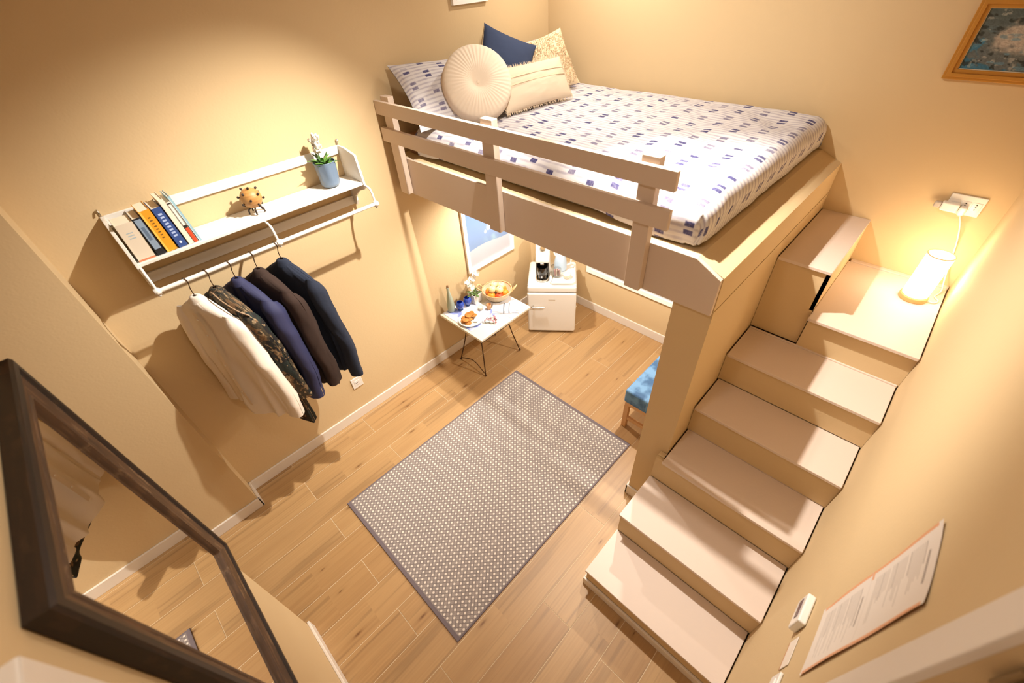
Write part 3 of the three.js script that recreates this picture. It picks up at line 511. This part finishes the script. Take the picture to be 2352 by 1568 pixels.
// gold framed painting on the back wall
const paintArt = tex(512, 384, (u, v) => {
  const sw = fbm(u * 6 + fbm(v * 4, u * 4, 3) * 3, v * 5 + fbm(u * 5 + 9, v * 3, 3) * 2, 4), q = fbm(u * 16 + v * 9, v * 12 - u * 6, 3);
  let c = mix3([122, 128, 128], [92, 108, 108], v); c = mix3(c, [70, 136, 168], smooth(.48, .62, sw) * (1 - smooth(.5, .9, v))); c = mix3(c, [34, 44, 44], smooth(.58, .72, q) * .75);
  const d = Math.hypot((u - .52) * 1.1, (v - .55) * 1.3); c = mix3(c, [222, 206, 188], (1 - smooth(.26, .42, d + .25 * (fbm(u * 14, v * 12, 3) - .5))) * .9); c = mix3(c, [120, 164, 184], smooth(.60, .72, fbm(u * 9 + 50, v * 14 + 7, 3)) * (1 - smooth(.45, .8, v)) * .8);
  c = mix3(c, [232, 226, 208], smooth(.66, .74, fbm(u * 22 + 3, v * 18 + 4, 3)) * .5); const s = .9 + .2 * vnoise(u * 90 + v * 40, v * 60); return [c[0] * s, c[1] * s, c[2] * s];
});
{
  const w = .46, h = .30, g = M('#c08a3c', .35, { metalness: .55 });
  const t = picture('picture', 'gold framed painting in blue and cream on the wall over the stairs', w, h, .038, .03, g, paintArt, [2.427 + .5, 2.272 + h / 2, 0], 0, [[w, h, .012, .003, .020], [w - .024, h - .024, .012, .003, .030], [w - .048, h - .048, .014, .003, .018]]);
  t.position.x = 2.425 + w / 2;
  part('slip', ringGeo(w - .072, h - .072, .004, .004, .012), M('#e8dcc0', .6), t);
}
// ------------------------------------------------------------------ mirror
{
  const x0 = 1.165, x1 = 1.957, y0 = 1.075, y1 = 2.14, fw = .083, cx = (x0 + x1) / 2, cy = (y0 + y1) / 2, w = x1 - x0, h = y1 - y0;
  const t = thing('mirror', 'large wall mirror in a dark distressed wooden frame', 'mirror', [cx, y0, MZ], Math.PI); const Y = cy - y0;
  const wood = tex(128, 512, (u, v) => { const g = fbm(u * 14, v * 5, 4), s = fbm(u * 60 + 7, v * 9, 3), wr = smooth(.64, .74, fbm(u * 20 + 40, v * 16, 4)); let c = mix3([96, 68, 44], [60, 42, 28], g); c = mix3(c, [128, 96, 66], smooth(.55, .75, s) * .5); return mix3(c, [138, 112, 84], wr * .55); });
  const mF = M('#ffffff', .55, { map: wood, bumpMap: wood, bumpScale: .0015 });
  // profile across the frame (distance from outer edge, height off the wall)
  const pr = [[0, .002], [0, .034], [.006, .040], [.022, .040], [.028, .034], [.036, .034], [fw - .014, .024], [fw - .010, .026], [fw - .002, .026], [fw, .020], [fw, .010]];
  const bar = (L, P) => { const n = P.length - 1, g = sheet(n, 1, (a, b) => { const p = P[Math.round(a * n)], e = L / 2 - p[0]; return [lerp(-e, e, b), p[0], p[1]]; }, (a, b) => [P[Math.round(a * n)][0] * 5 + P[Math.round(a * n)][1] * 3, b * L * 1.2]).toNonIndexed(); g.computeVertexNormals(); return g; };
  const mOut = M('#6a5a50', .5, { map: wood, bumpMap: wood, bumpScale: .0015 });
  for (const [name, P, m] of [['outer_molding', pr.slice(0, 6), mOut], ['frame_bar', pr.slice(5), mF]]) {
    part(name, bar(w, P).translate(0, -h / 2 + Y, 0), m, t); part(name, bar(w, P).rotateZ(Math.PI).translate(0, h / 2 + Y, 0), m, t);
    part(name, bar(h, P).rotateZ(Math.PI / 2).translate(w / 2, Y, 0), m, t); part(name, bar(h, P).rotateZ(-Math.PI / 2).translate(-w / 2, Y, 0), m, t);
  }
  part('glass', box(-w / 2 + fw - .008, w / 2 - fw + .008, fw - .008, h - fw + .008, .008, .014), M('#f2f2f0', .015, { metalness: 1 }), t);
}

// ------------------------------------------------------------------ small wall fittings
{
  const so = thing('wall_socket', 'white socket plate low on the wall by the denim shirt', 'socket', [0, .357, 2.345], Math.PI / 2);
  part('plate', rbox(-.044, .044, -.05, .05, .001, .009, .003), mPlastic, so); part('insert', rbox(-.025, .025, -.022, .022, .007, .011, .002), mPlastic, so);
  for (const k of [-1, 0, 1]) part('hole', new THREE.CylinderGeometry(.0028, .0028, .003, 10).rotateX(Math.PI / 2).translate(k * .012, 0, .011), M('#3a3430', .6), so);
  const s2 = thing('wall_socket', 'white three gang socket plate on the wall above the lamp', 'socket', [2.776, 1.74, 0]);
  part('plate', rbox(-.07, .07, -.048, .048, .001, .009, .003), mPlastic, s2);
  for (const k of [-1, 0, 1]) { part('insert', rbox(k * .042 - .019, k * .042 + .019, -.022, .022, .007, .011, .002), mPlastic, s2); for (const q of [-1, 0, 1]) if (k > -1) part('hole', new THREE.CylinderGeometry(.0028, .0028, .003, 10).rotateX(Math.PI / 2).translate(k * .042, q * .012, .011), M('#3a3430', .6), s2); }
  const ad = thing('plug_adapter', 'white plug adapter sticking out of the upper wall socket', 'adapter', [2.735, 1.728, .0115]);
  part('body', rbox(-.045, .025, -.022, .022, 0, .036, .008), mPlastic, ad); part('cap', rbox(-.075, -.045, -.016, .016, .004, .03, .008), M('#b9aea2', .4), ad);
  // lamp
  const y6 = 1.302, lp = thing('table_lamp', 'glowing white cylinder lamp on a wooden base on the upper step', 'lamp', [2.80, y6, .235]);
  part('base', lathe([[.0001, .0005], [.062, .0005], [.064, .004], [.064, .022], [.06, .026], [.0001, .026]], 48), M('#c99a62', .5), lp);
  part('shade', lathe([[.054, .027], [.057, .03], [.057, .262], [.055, .265]], 48), M('#fff3e0', .7, { emissive: LAMP.clone().lerp(new THREE.Color(1, 1, 1), .45), emissiveIntensity: 3.4 }), lp);
  part('top_rim', new THREE.TorusGeometry(.056, .0025, 10, 48).rotateX(Math.PI / 2).translate(0, .266, 0), M('#caa06a', .5), lp);
  part('top_disc', new THREE.CylinderGeometry(.054, .054, .002, 40).translate(0, .262, 0), M('#fff3e0', .7, { emissive: LAMP.clone().lerp(new THREE.Color(1, 1, 1), .45), emissiveIntensity: 2.5 }), lp);
  const dirs = [[-.075, .15, 0], [.0, .15, .075], [.0, .33, .0], [-.0, .15, -.075], [.075, .15, 0]];
  for (const d of dirs) { const L = new THREE.PointLight(LAMP, .26, 0, 2); L.position.set(...d); L.castShadow = true; L.shadow.radius = 2.2; lp.add(L); }
  tag(part('lamp_cord', tube([[2.778, 1.70, .022], [2.80, 1.66, .03], [2.835, 1.56, .012], [2.862, 1.45, .010], [2.885, 1.36, .03], [2.90, 1.312, .10], [2.885, 1.307, .16], [2.905, 1.307, .2], [2.888, 1.307, .235], [2.862, 1.310, .235]], .0035, 120, 8), mPlastic, scene), 'white lamp cord hanging from the upper socket', 'cord');
  const pl = thing('plug', 'white plug of the lamp cord in the upper socket', 'plug', [2.778, 1.722, .0115]); part('body', rbox(-.016, .016, -.024, .02, 0, .034, .009), mPlastic, pl); part('sleeve', rod([0, -.02, .014], [0, -.032, .014], .006, 10), mPlastic, pl);
}
{ // right wall: notice, small display, tag, switch
  const art = canvasTex(512, 1536, (g, w, h) => {
    g.fillStyle = '#e6ddd4'; g.fillRect(0, 0, w, h); g.fillStyle = '#e0a67e'; g.fillRect(0, 40, 22, h - 80); g.fillRect(w - 26, 30, 26, h - 60); g.fillRect(0, 735, 60, 30);
    let s = 3; const r = () => (s = (s * 16807) % 2147483647) / 2147483647; 
    for (const y0 of [60, 800]) { g.fillStyle = '#9a918b'; g.fillRect(150, y0 + 20, 210, 20); for (let i = 0; i < 26; i++) { g.fillStyle = i % 7 === 0 ? '#948b86' : '#bfb6ae'; if (i % 9 === 8) continue; g.fillRect(70, y0 + 70 + i * 22, 150 + r() * 220, 8); } }
    g.fillStyle = '#cfc6bd'; g.fillRect(0, 764, w, 5);
  });
  const n = thing('wall_notice', 'long printed notice sheet with orange edges on the stair wall', 'notice', [RW, 1.60, 2.285], -Math.PI / 2);
  // slightly curled sheet held to the wall
  const W = .213, H = .58; part('sheet', [sheet(20, 30, (a, b) => { const x = (a - .5) * W, y = (b - .5) * H; return [x, y, .0025 + .004 * Math.pow(Math.abs(a - .5) * 2, 3) * (.4 + .6 * Math.sin(b * 5) ** 2)]; })], M('#ffffff', .5, { map: art }), n);
  const th = thing('thermostat', 'small white wall display beside the notice', 'thermostat', [RW, 1.125, 2.125], -Math.PI / 2);
  part('case', rbox(-.055, .055, -.045, .045, .001, .026, .006), mPlastic, th); part('screen', rbox(-.04, .03, -.012, .018, .025, .0275, .002), M('#5b4650', .25), th);
  const cd = thing('wall_card', 'small white card stuck below the wall display', 'card', [RW, 1.115, 2.262], -Math.PI / 2); part('sheet', box(-.05, .05, -.04, .03, .0015, .003), M('#eadfd2', .6), cd); part('band', box(-.05, .05, -.046, -.04, .0015, .0035), M('#b98258', .6), cd);
  const sw = thing('light_switch', 'white switch plate on the stair wall below the card', 'switch', [RW, 1.10, 2.40], -Math.PI / 2); part('plate', rbox(-.06, .06, -.04, .04, .001, .010, .003), mPlastic, sw); for (const k of [-1, 1]) part('rocker', rbox(k * .022 - .018, k * .022 + .018, -.022, .022, .008, .0135, .002), mPlastic, sw);
  const hk = thing('wall_hook', 'small white round hook on the wall above the door beside the mirror', 'hook', [1.99, 2.245, MZ], Math.PI); part('disc', new THREE.CylinderGeometry(.018, .018, .006, 24).rotateX(Math.PI / 2).translate(0, 0, .003), mPlastic, hk); part('peg', tube([[0, 0, .005], [0, -.004, .02], [0, .01, .026]], .004, 12, 8), mPlastic, hk);
}

// ------------------------------------------------------------------ fridge with coffee machine and tray
const FA = Math.atan2(.62, .78), FC = [.39, .395];
const F2W = (lx, lz) => [FC[0] + lx * Math.cos(FA) + lz * Math.sin(FA), FC[1] - lx * Math.sin(FA) + lz * Math.cos(FA)];
const FT = .555;
{
  const t = thing('mini_fridge', 'white retro mini fridge standing across the corner under the loft', 'fridge', [FC[0], 0, FC[1]], FA);
  part('body', rbox(-.228, .228, .018, FT, -.225, .185, .028, 4), mPlastic, t);
  const d = part('door', rbox(-.228, .228, .024, FT - .075, .19, .226, .02, 4), mPlastic, t);
  part('handle', [rod([-.182, .335, .25], [-.06, .335, .25], .006, 12), rod([-.172, .335, .22], [-.172, .335, .25], .009, 12), new THREE.SphereGeometry(.0075, 12, 8).translate(-.06, .335, .25), new THREE.SphereGeometry(.010, 12, 8).translate(-.182, .335, .25)], mChrome, d);
  part('badge', rbox(-.03, .035, .405, .410, .2255, .2275, .001), mChrome, d);
  part('top_panel', rbox(-.226, .226, FT - .07, FT - .004, .185, .222, .02, 4), mPlastic, t);
  for (const [x, z] of [[-.18, -.18], [.18, -.18], [-.18, .16], [.18, .16]]) part('foot', new THREE.CylinderGeometry(.014, .016, .02, 14).translate(x, .010, z), M('#3c3835', .6), t);
  part('hinge', [rod([.215, FT - .075, .205], [.215, FT - .068, .205], .01), rod([.231, .30, .21], [.231, .33, .21], .006)], mChrome, t);
}
{ // coffee machine
  const [x, z] = F2W(-.09, .05), t = thing('coffee_machine', 'white capsule coffee machine with a black drip bay on the fridge', 'coffee machine', [x, FT, z], FA); t.scale.setScalar(1.15);
  const arch = new THREE.Shape(); arch.moveTo(-.055, 0); arch.lineTo(-.05, .25); arch.quadraticCurveTo(-.045, .285, 0, .285); arch.quadraticCurveTo(.045, .285, .05, .25); arch.lineTo(.055, 0); arch.lineTo(-.055, 0);
  const hole = new THREE.Path(); hole.absellipse(0, .222, .022, .040, 0, Math.PI * 2, true); arch.holes.push(hole);
  part('body', norm(new THREE.ExtrudeGeometry(arch, { depth: .05, bevelEnabled: true, bevelSize: .006, bevelThickness: .006, bevelSegments: 3, curveSegments: 24 }).translate(0, .006, -.09)), mPlastic, t);
  part('head', rbox(-.054, .054, .15, .19, -.04, .055, .014, 3), mPlastic, t);
  part('drip_bay', [rbox(-.05, .05, .03, .15, -.035, .03, .006), lathe([[.0001, 0], [.036, 0], [.042, .09], [.040, .092], [.034, .006], [.0001, .006]], 36).translate(0, .03, .045)], mBlackGloss, t);
  part('spout', rbox(-.014, .014, .13, .152, .02, .055, .004), mChrome, t);
  part('tray', [lathe([[.0001, .001], [.054, .001], [.056, .018], [.05, .02], [.0001, .02]], 40).translate(0, 0, .045), rbox(-.054, .054, .001, .02, -.08, .045, .006)], mChrome, t);
}
{ // serving tray and things on it
  const [x, z] = F2W(.095, .02), t = thing('serving_tray', 'white rounded serving tray on the fridge', 'tray', [x, FT, z], FA);
  const s = (w, d, r) => { const q = new THREE.Shape(); q.moveTo(-w + r, -d); q.lineTo(w - r, -d); q.quadraticCurveTo(w, -d, w, -d + r); q.lineTo(w, d - r); q.quadraticCurveTo(w, d, w - r, d); q.lineTo(-w + r, d); q.quadraticCurveTo(-w, d, -w, d - r); q.lineTo(-w, -d + r); q.quadraticCurveTo(-w, -d, -w + r, -d); return q; };
  const rim = s(.118, .165, .04); rim.holes.push(s(.110, .157, .034));
  part('rim', norm(new THREE.ExtrudeGeometry(rim, { depth: .014, bevelEnabled: true, bevelSize: .001, bevelThickness: .001, bevelSegments: 1 }).rotateX(-Math.PI / 2).translate(0, .003, 0)), mPlastic, t);
  part('bottom', norm(new THREE.ExtrudeGeometry(s(.112, .159, .036), { depth: .005, bevelEnabled: false }).rotateX(-Math.PI / 2).translate(0, .001, 0)), mPlastic, t);
  const at = (lx, lz) => { const [a, b] = F2W(lx, lz); return [a, FT + .0065, b]; };
  const jug = thing('milk_jug', 'pale blue jug with white lid on the serving tray', 'jug', at(.075, -.06), FA); jug.scale.setScalar(1.15);
  part('body', lathe([[.0001, .001], [.046, .001], [.052, .02], [.05, .08], [.040, .13], [.034, .15], [.031, .15], [.036, .13], [.0001, .13]], 40), MP('#b7c9da', .35, { clearcoat: .3 }), jug);
  part('lid', lathe([[.036, .148], [.037, .156], [.026, .172], [.010, .176], [.010, .186], [.0001, .19]], 32), mPlastic, jug);
  part('handle', tube([[.036, .13, 0], [.075, .13, 0], [.085, .10, 0], [.078, .055, 0], [.05, .045, 0]], .006, 30, 10), mPlastic, jug);
  part('spout', tube([[-.03, .125, 0], [-.045, .14, 0], [-.052, .158, 0]], .008, 14, 10), mPlastic, jug);
  const jar = thing('glass_jar', 'small glass jar of sachets on the serving tray', 'jar', at(.045, .06), FA); jar.scale.setScalar(1.15);
  part('glass', lathe([[.0001, .001], [.033, .001], [.035, .006], [.035, .07], [.032, .075], [.031, .07], [.032, .006], [.0001, .005]], 36), MP('#f4f4f2', .05, { transmission: 1, thickness: 0, ior: 1.45 }), jar);
  for (let i = 0; i < 7; i++) part('sachet', rbox(-.008, .008, 0, .055, -.003, .003, .002).rotateZ(rr(-.25, .25)).rotateY(i * .9).translate(Math.cos(i * .9) * .014, .008, Math.sin(i * .9) * .014), [M('#b98f8f', .6), M('#7c5a52', .6), M('#d9c4b4', .6)][i % 3], jar);
  const cup = thing('sugar_bowl', 'small beige bowl beside the glass jar on the tray', 'bowl', at(.135, .09), FA + .3);
  part('bowl', lathe([[.0001, .001], [.022, .001], [.036, .025], [.040, .045], [.037, .045], [.033, .026], [.0001, .008]], 36), MP('#e8d6c2', .4), cup); part('sugar', lathe([[.0001, .04], [.02, .038], [.034, .033]], 24), M('#f2e6d6', .9), cup);
  const sp = thing('teaspoon', 'steel teaspoon lying on the serving tray', 'spoon', at(.005, .10), FA - .1);
  part('bowl', new THREE.SphereGeometry(.013, 18, 10, 0, 6.283, Math.PI / 2, Math.PI / 2).scale(.9, .35, 1.4).translate(0, .006, -.03), mChrome, sp); part('handle', tube([[0, .005, -.012], [0, .004, .02], [0, .003, .06]], .0025, 16, 8), mChrome, sp);
}

// ------------------------------------------------------------------ folding table with snacks
const TT = .53;
{
  const t = thing('folding_table', 'small low table with a pale top and thin bent metal legs', 'table', [.295, 0, 1.185]);
  const w = .53, d = .59; part('table_top', rbox(-w / 2, w / 2, TT - .022, TT, -d / 2, d / 2, .004), M('#dcd6c6', .5), t);
  part('edge_frame', [rbox(-w / 2 + .01, w / 2 - .01, TT - .034, TT - .022, -d / 2 + .01, -d / 2 + .03, .003), rbox(-w / 2 + .01, w / 2 - .01, TT - .034, TT - .022, d / 2 - .03, d / 2 - .01, .003), rbox(-w / 2 + .01, -w / 2 + .03, TT - .034, TT - .022, -d / 2 + .03, d / 2 - .03, .003), rbox(w / 2 - .03, w / 2 - .01, TT - .034, TT - .022, -d / 2 + .03, d / 2 - .03, .003)], mBronze, t);
  for (const sx of [-1, 1]) for (const sz of [-1, 1]) part('leg', [tube([[sx * .19, TT - .034, sz * .20], [sx * .10, TT - .16, sz * .17], [sx * .11, TT - .24, sz * .175], [sx * .17, .006, sz * .225]], .005, 36, 8), new THREE.SphereGeometry(.009, 10, 8).translate(sx * .17, .009, sz * .225)], M('#4a3220', .45, { metalness: .5 }), t);
  for (const sx of [-1, 1]) part('stretcher', tube([[sx * .105, TT - .2, -.172], [sx * .09, TT - .22, 0], [sx * .105, TT - .2, .172]], .0045, 20, 8), M('#4a3220', .45, { metalness: .5 }), t);
  part('stretcher', tube([[-.168, .02, .222], [-.02, .06, .20], [.168, .02, .222]], .004, 20, 8), M('#4a3220', .45, { metalness: .5 }), t);
}
{
  const top = TT + .0005;
  const printTex = tex(192, 192, (u, v) => { let c = [238, 236, 238]; const g = fbm(u * 5, v * 5, 3); if (u > .1 && u < .9 && v > .1 && v < .9) c = mix3([222, 226, 240], [140, 154, 214], smooth(.45, .62, g)); if (((u * 10) % 1) < .06 && v > .7) c = [180, 180, 196]; return c; });
  const mat1 = thing('placemat', 'printed white and blue placemat under the cookies', 'placemat', [.225, top, 1.30]); part('sheet', rbox(-.185, .185, 0, .0025, -.16, .155, .001), M('#ffffff', .6, { map: printTex }), mat1);
  printTex.repeat.set(2.7, 3.1);
  const mat2 = thing('placemat', 'pale printed placemat under the striped napkin', 'placemat', [.37, top, .995]); part('sheet', rbox(-.17, .17, 0, .0025, -.1, .12, .001), M('#e9e6ea', .6), mat2);
  const ty = top + .003;
  // bottle
  const bt = thing('glass_bottle', 'slim pale green glass bottle at the wall side of the table', 'bottle', [.07, ty, 1.378]);
  part('glass', lathe([[.0001, .001], [.030, .001], [.033, .008], [.033, .07], [.026, .13], [.014, .19], [.012, .235], [.015, .24], [.012, .243], [.009, .235], [.011, .19], [.022, .13], [.029, .07], [.029, .01], [.0001, .008]], 36), MP('#d3dccd', .25, { transmission: .5, thickness: 0, ior: 1.3 }), bt);
  part('stopper', rod([0, .236, 0], [0, .262, 0], .010, 16), M('#8a6a4a', .6), bt);
  // blue glass tumblers: round bowls
  for (const [x, z, l] of [[.12, 1.318, 'round cobalt blue glass beside the bottle'], [.118, 1.232, 'round cobalt blue glass in front of the orchid pot']]) {
    const g = thing('blue_glass', l, 'glass', [x, ty, z], 0, 'cobalt glasses on the table');
    part('bowl', lathe([[.0001, .012], [.02, .014], [.034, .03], [.038, .05], [.034, .07], [.024, .084], [.022, .083], [.031, .069], [.035, .05], [.031, .032], [.0001, .016]], 36), MP('#2c55c4', .06, { clearcoat: 1, transmission: .25, thickness: 0 }), g);
    part('foot', lathe([[.0001, .001], [.024, .001], [.024, .004], [.006, .008], [.006, .014], [.0001, .014]], 28), MP('#8fb2e0', .1, { transmission: .7, thickness: 0 }), g);
  }
  // orchid
  const oc = thing('orchid_pot', 'white orchid in a square white pot on the table', 'potted plant', [.12, ty, 1.142]);
  part('pot', [rbox(-.045, .045, .001, .085, -.045, -.041, .001), rbox(-.045, .045, .001, .085, .041, .045, .001), rbox(-.045, -.041, .001, .085, -.042, .042, .001), rbox(.041, .045, .001, .085, -.042, .042, .001), rbox(-.043, .043, .001, .006, -.043, .043, .001)], mPlastic, oc);
  part('soil', box(-.041, .041, .05, .065, -.041, .041), M('#5b4632', 1), oc);
  for (let i = 0; i < 5; i++) part('leaf', leafGeo(.085, .03, 1.2).rotateX(.7).rotateY(i * 1.3).translate(0, .065, 0), M('#56703c', .5), oc);
  part('stem', tube([[0, .065, 0], [-.02, .15, .0], [-.03, .21, -.03], [-.02, .235, -.07]], .0025, 20, 6), M('#6c7a42', .6), oc);
  part('stem', tube([[0, .065, 0], [.0, .14, .02], [-.02, .19, .05]], .0025, 20, 6), M('#6c7a42', .6), oc);
  for (const [x, y, z] of [[-.03, .21, -.03], [-.02, .235, -.07], [-.035, .195, -.01], [-.02, .19, .05], [-.01, .165, .035], [-.03, .225, -.05], [.0, .15, .02]]) part('blossom', flowerGeo(.04).rotateX(rr(.2, 1.2)).rotateY(rr(.6, 2.2)).translate(x, y, z), M('#f5efe6', .7), oc);
  // fruit bowl
  const bw = thing('fruit_basket', 'cream woven bowl with two wooden handles on the table', 'bowl', [.245, ty, .985]);
  part('bowl', lathe([[.0001, .004], [.07, .001], [.10, .025], [.128, .075], [.133, .095], [.129, .096], [.122, .076], [.095, .03], [.065, .01], [.0001, .01]], 56), M('#e9d8b8', .8, { bumpMap: weave, bumpScale: .002 }), bw);
  part('rim', new THREE.TorusGeometry(.131, .005, 10, 60).rotateX(Math.PI / 2).translate(0, .095, 0), M('#d8a878', .7), bw);
  for (const s of [-1, 1]) part('handle', tube([[s * .095, .085, s * -.10], [s * .125, .125, s * -.125], [s * .14, .125, s * -.085], [s * .123, .088, s * -.055]], .006, 26, 8), M('#d9b27e', .6), bw);
  // fruit
  const citrus = tex(64, 64, (u, v) => .5 + .5 * vnoise(u * 40, v * 40, 40, 40), false); const orange = M('#ee8a24', .5, { bumpMap: citrus, bumpScale: .001 }), apple = M('#dfd39a', .35), red = M('#cf4a28', .4);
  const fruit = (x, y, z, r, kind, l) => { const t = thing(kind, l, 'fruit', [.245 + x, ty + y, .985 + z], 0, 'fruit in the bowl'); const g = new THREE.SphereGeometry(r, 28, 20), p = g.attributes.position; for (let i = 0; i < p.count; i++) { const a = V(p.getX(i), p.getY(i), p.getZ(i)); const d = Math.hypot(a.x, a.z) / r; p.setXYZ(i, a.x, a.y * (kind === 'apple' ? .95 : .97) - (a.y > 0 ? r * .18 * Math.exp(-d * d * 9) : 0), a.z); } g.computeVertexNormals(); part('skin', g, kind === 'orange' ? orange : kind === 'apple' ? apple : red, t); part('stem', rod([0, r * .7, 0], [.003, r * .98, .002], .0018, 6), M('#4a3218', .8), t); };
  for (let i = 0; i < 6; i++) { const a = i / 6 * 6.283 + .5; const rd = i === 0; fruit(Math.cos(a) * .071, .06, Math.sin(a) * .071, .036, rd ? 'red_apple' : 'orange', rd ? 'red apple at the front of the bowl' : 'orange in the lower ring of the fruit bowl'); }
  for (let i = 0; i < 4; i++) { const a = i / 4 * 6.283 + .2; fruit(Math.cos(a) * .046, .112, Math.sin(a) * .046, .034, 'apple', 'pale yellow apple on top of the fruit bowl'); }
  // plate of cookies
  const pt = thing('plate', 'white plate holding the cookies on the table', 'plate', [.30, ty, 1.36]);
  part('dish', lathe([[.0001, .001], [.06, .001], [.102, .012], [.103, .015], [.06, .005], [.0001, .004]], 44), mPlastic, pt);
  const ck = tex(64, 64, (u, v) => mix3([214, 150, 74], [170, 104, 42], fbm(u * 8, v * 8, 3))), mCk = M('#ffffff', .8, { map: ck });
  const cookie = (x, y, z, rx, rz) => { const t = thing('cookie', 'golden round biscuit piled on the white plate', 'biscuit', [.30 + x * 1.2, ty + y + .002, 1.36 + z * 1.2], 0, 'biscuits on the plate'); part('biscuit', lathe([[.0001, -.004], [.024, -.005], [.028, 0], [.024, .005], [.0001, .0045]], 22), mCk, t); t.rotation.set(rx, rr(0, 6), rz); };
  [[-.045, .012, .02], [-.02, .012, .045], [.02, .012, .04], [-.05, .014, -.02], [-.01, .012, .0], [-.03, .022, .025], [.0, .022, .02], [-.035, .024, -.03], [-.005, .024, -.035], [-.02, .034, .0], [-.025, .036, -.03], [.0, .034, .045]].forEach(([x, y, z], i) => cookie(x, y, z, rr(-.25, .25), rr(-.25, .25)));
  const nb = thing('paper_packet', 'small white paper packet beside the biscuits', 'packet', [.345, ty + .013, 1.335], .5); part('paper', rbox(-.02, .02, 0, .006, -.03, .03, .002).rotateZ(.12), M('#eef0e6', .7), nb);
  // sweets
  const swc = ['#d99aa6', '#c7d4da', '#e9dfe2', '#b0707e', '#dfe6e4', '#caa0a8', '#e6c9cf']; for (let i = 0; i < 7; i++) { const t = thing('wrapped_sweet', ['rose pink wrapped sweet beside the plate', 'silver blue wrapped sweet beside the plate', 'white foil wrapped sweet beside the plate', 'dark red wrapped sweet beside the plate', 'pale mint wrapped sweet beside the plate', 'dusty pink wrapped sweet beside the plate', 'light pink wrapped sweet beside the plate'][i], 'sweet', [.43 + Math.cos(i * 1.7) * .036, ty + .010, 1.25 + Math.sin(i * 1.7) * .042], i * .9, 'wrapped sweets on the table'); part('sweet', new THREE.SphereGeometry(.012, 14, 10).scale(1.3, .75, 1), M(swc[i], .3, { metalness: .2 }), t); for (const s of [-1, 1]) part('twist', new THREE.ConeGeometry(.009, .016, 8, 1, true).rotateZ(s * Math.PI / 2).translate(s * .022, 0, 0), M(swc[i], .35, { metalness: .2 }), t); }
  // small cups
  const c1 = thing('egg_cup', 'small terracotta cup between the fruit bowl and the napkin', 'cup', [.305, ty, 1.15]); part('cup', lathe([[.0001, .001], [.016, .001], [.02, .02], [.022, .05], [.019, .05], [.017, .02], [.0001, .008]], 28), M('#d9a878', .6), c1);
  const c2 = thing('candle_glass', 'small candle in a clear holder behind the biscuits', 'candle', [.255, ty, 1.205]); part('holder', lathe([[.0001, .001], [.022, .001], [.024, .03], [.022, .03], [.02, .006], [.0001, .005]], 28), MP('#f2f0ea', .1, { transmission: .9, thickness: 0 }), c2); part('wax', new THREE.CylinderGeometry(.0185, .0185, .018, 24).translate(0, .0155, 0), M('#efe0c0', .6), c2);
  // folded striped napkin
  const nk = thing('napkin', 'folded white napkin with dark stripes on the table edge', 'napkin', [.415, ty, 1.05], .75);
  const st = tex(128, 64, (u) => (Math.abs(u - .42) < .018 || Math.abs(u - .62) < .018) ? [44, 40, 52] : [226, 224, 226]);
  part('cloth', [0, 1, 2].map(k => norm(sheet(30, 16, (a, b) => [(a - .5) * .23, .003 + k * .005 + .014 * Math.sin(b * Math.PI) * (1 - k * .2) + .004 * fbm(a * 6, b * 5 + k, 2), (b - .5) * .145 * (1 - .1 * k)]))), M('#ffffff', .9, { map: st }), nk);
}

// ------------------------------------------------------------------ velvet bench
{
  const t = thing('velvet_bench', 'blue velvet bench on wooden legs beside the partition', 'bench', [1.832, 0, .62]);
  const vel = tex(128, 256, (u, v) => mix3([104, 146, 186], [56, 92, 132], smooth(.35, .65, fbm(u * 6, v * 10, 4)))); vel.repeat.set(2.2, 1.1);
  part('seat', rbox(-.176, .176, .29, .42, -.46, .46, .018, 4), MP('#ffffff', .75, { map: vel, sheen: 1, sheenRoughness: .35, sheenColor: new THREE.Color('#a9cbea') }), t);
  const oak = M('#cfa271', .55); part('frame', [rbox(-.165, .165, .255, .29, -.45, .45, .004)], oak, t);
  for (const sx of [-1, 1]) for (const sz of [-1, 1]) part('leg', rbox(sx * .15 - .018, sx * .15 + .018, .001, .255, sz * .43 - .018, sz * .43 + .018, .003), oak, t);
  for (const sz of [-1, 1]) part('stretcher', rbox(-.135, .135, .09, .12, sz * .43 - .012, sz * .43 + .012, .003), oak, t);
}

scene.traverse(o => { if (o.isMesh) { o.castShadow = true; o.receiveShadow = true; } });
renderer.render(scene, camera);
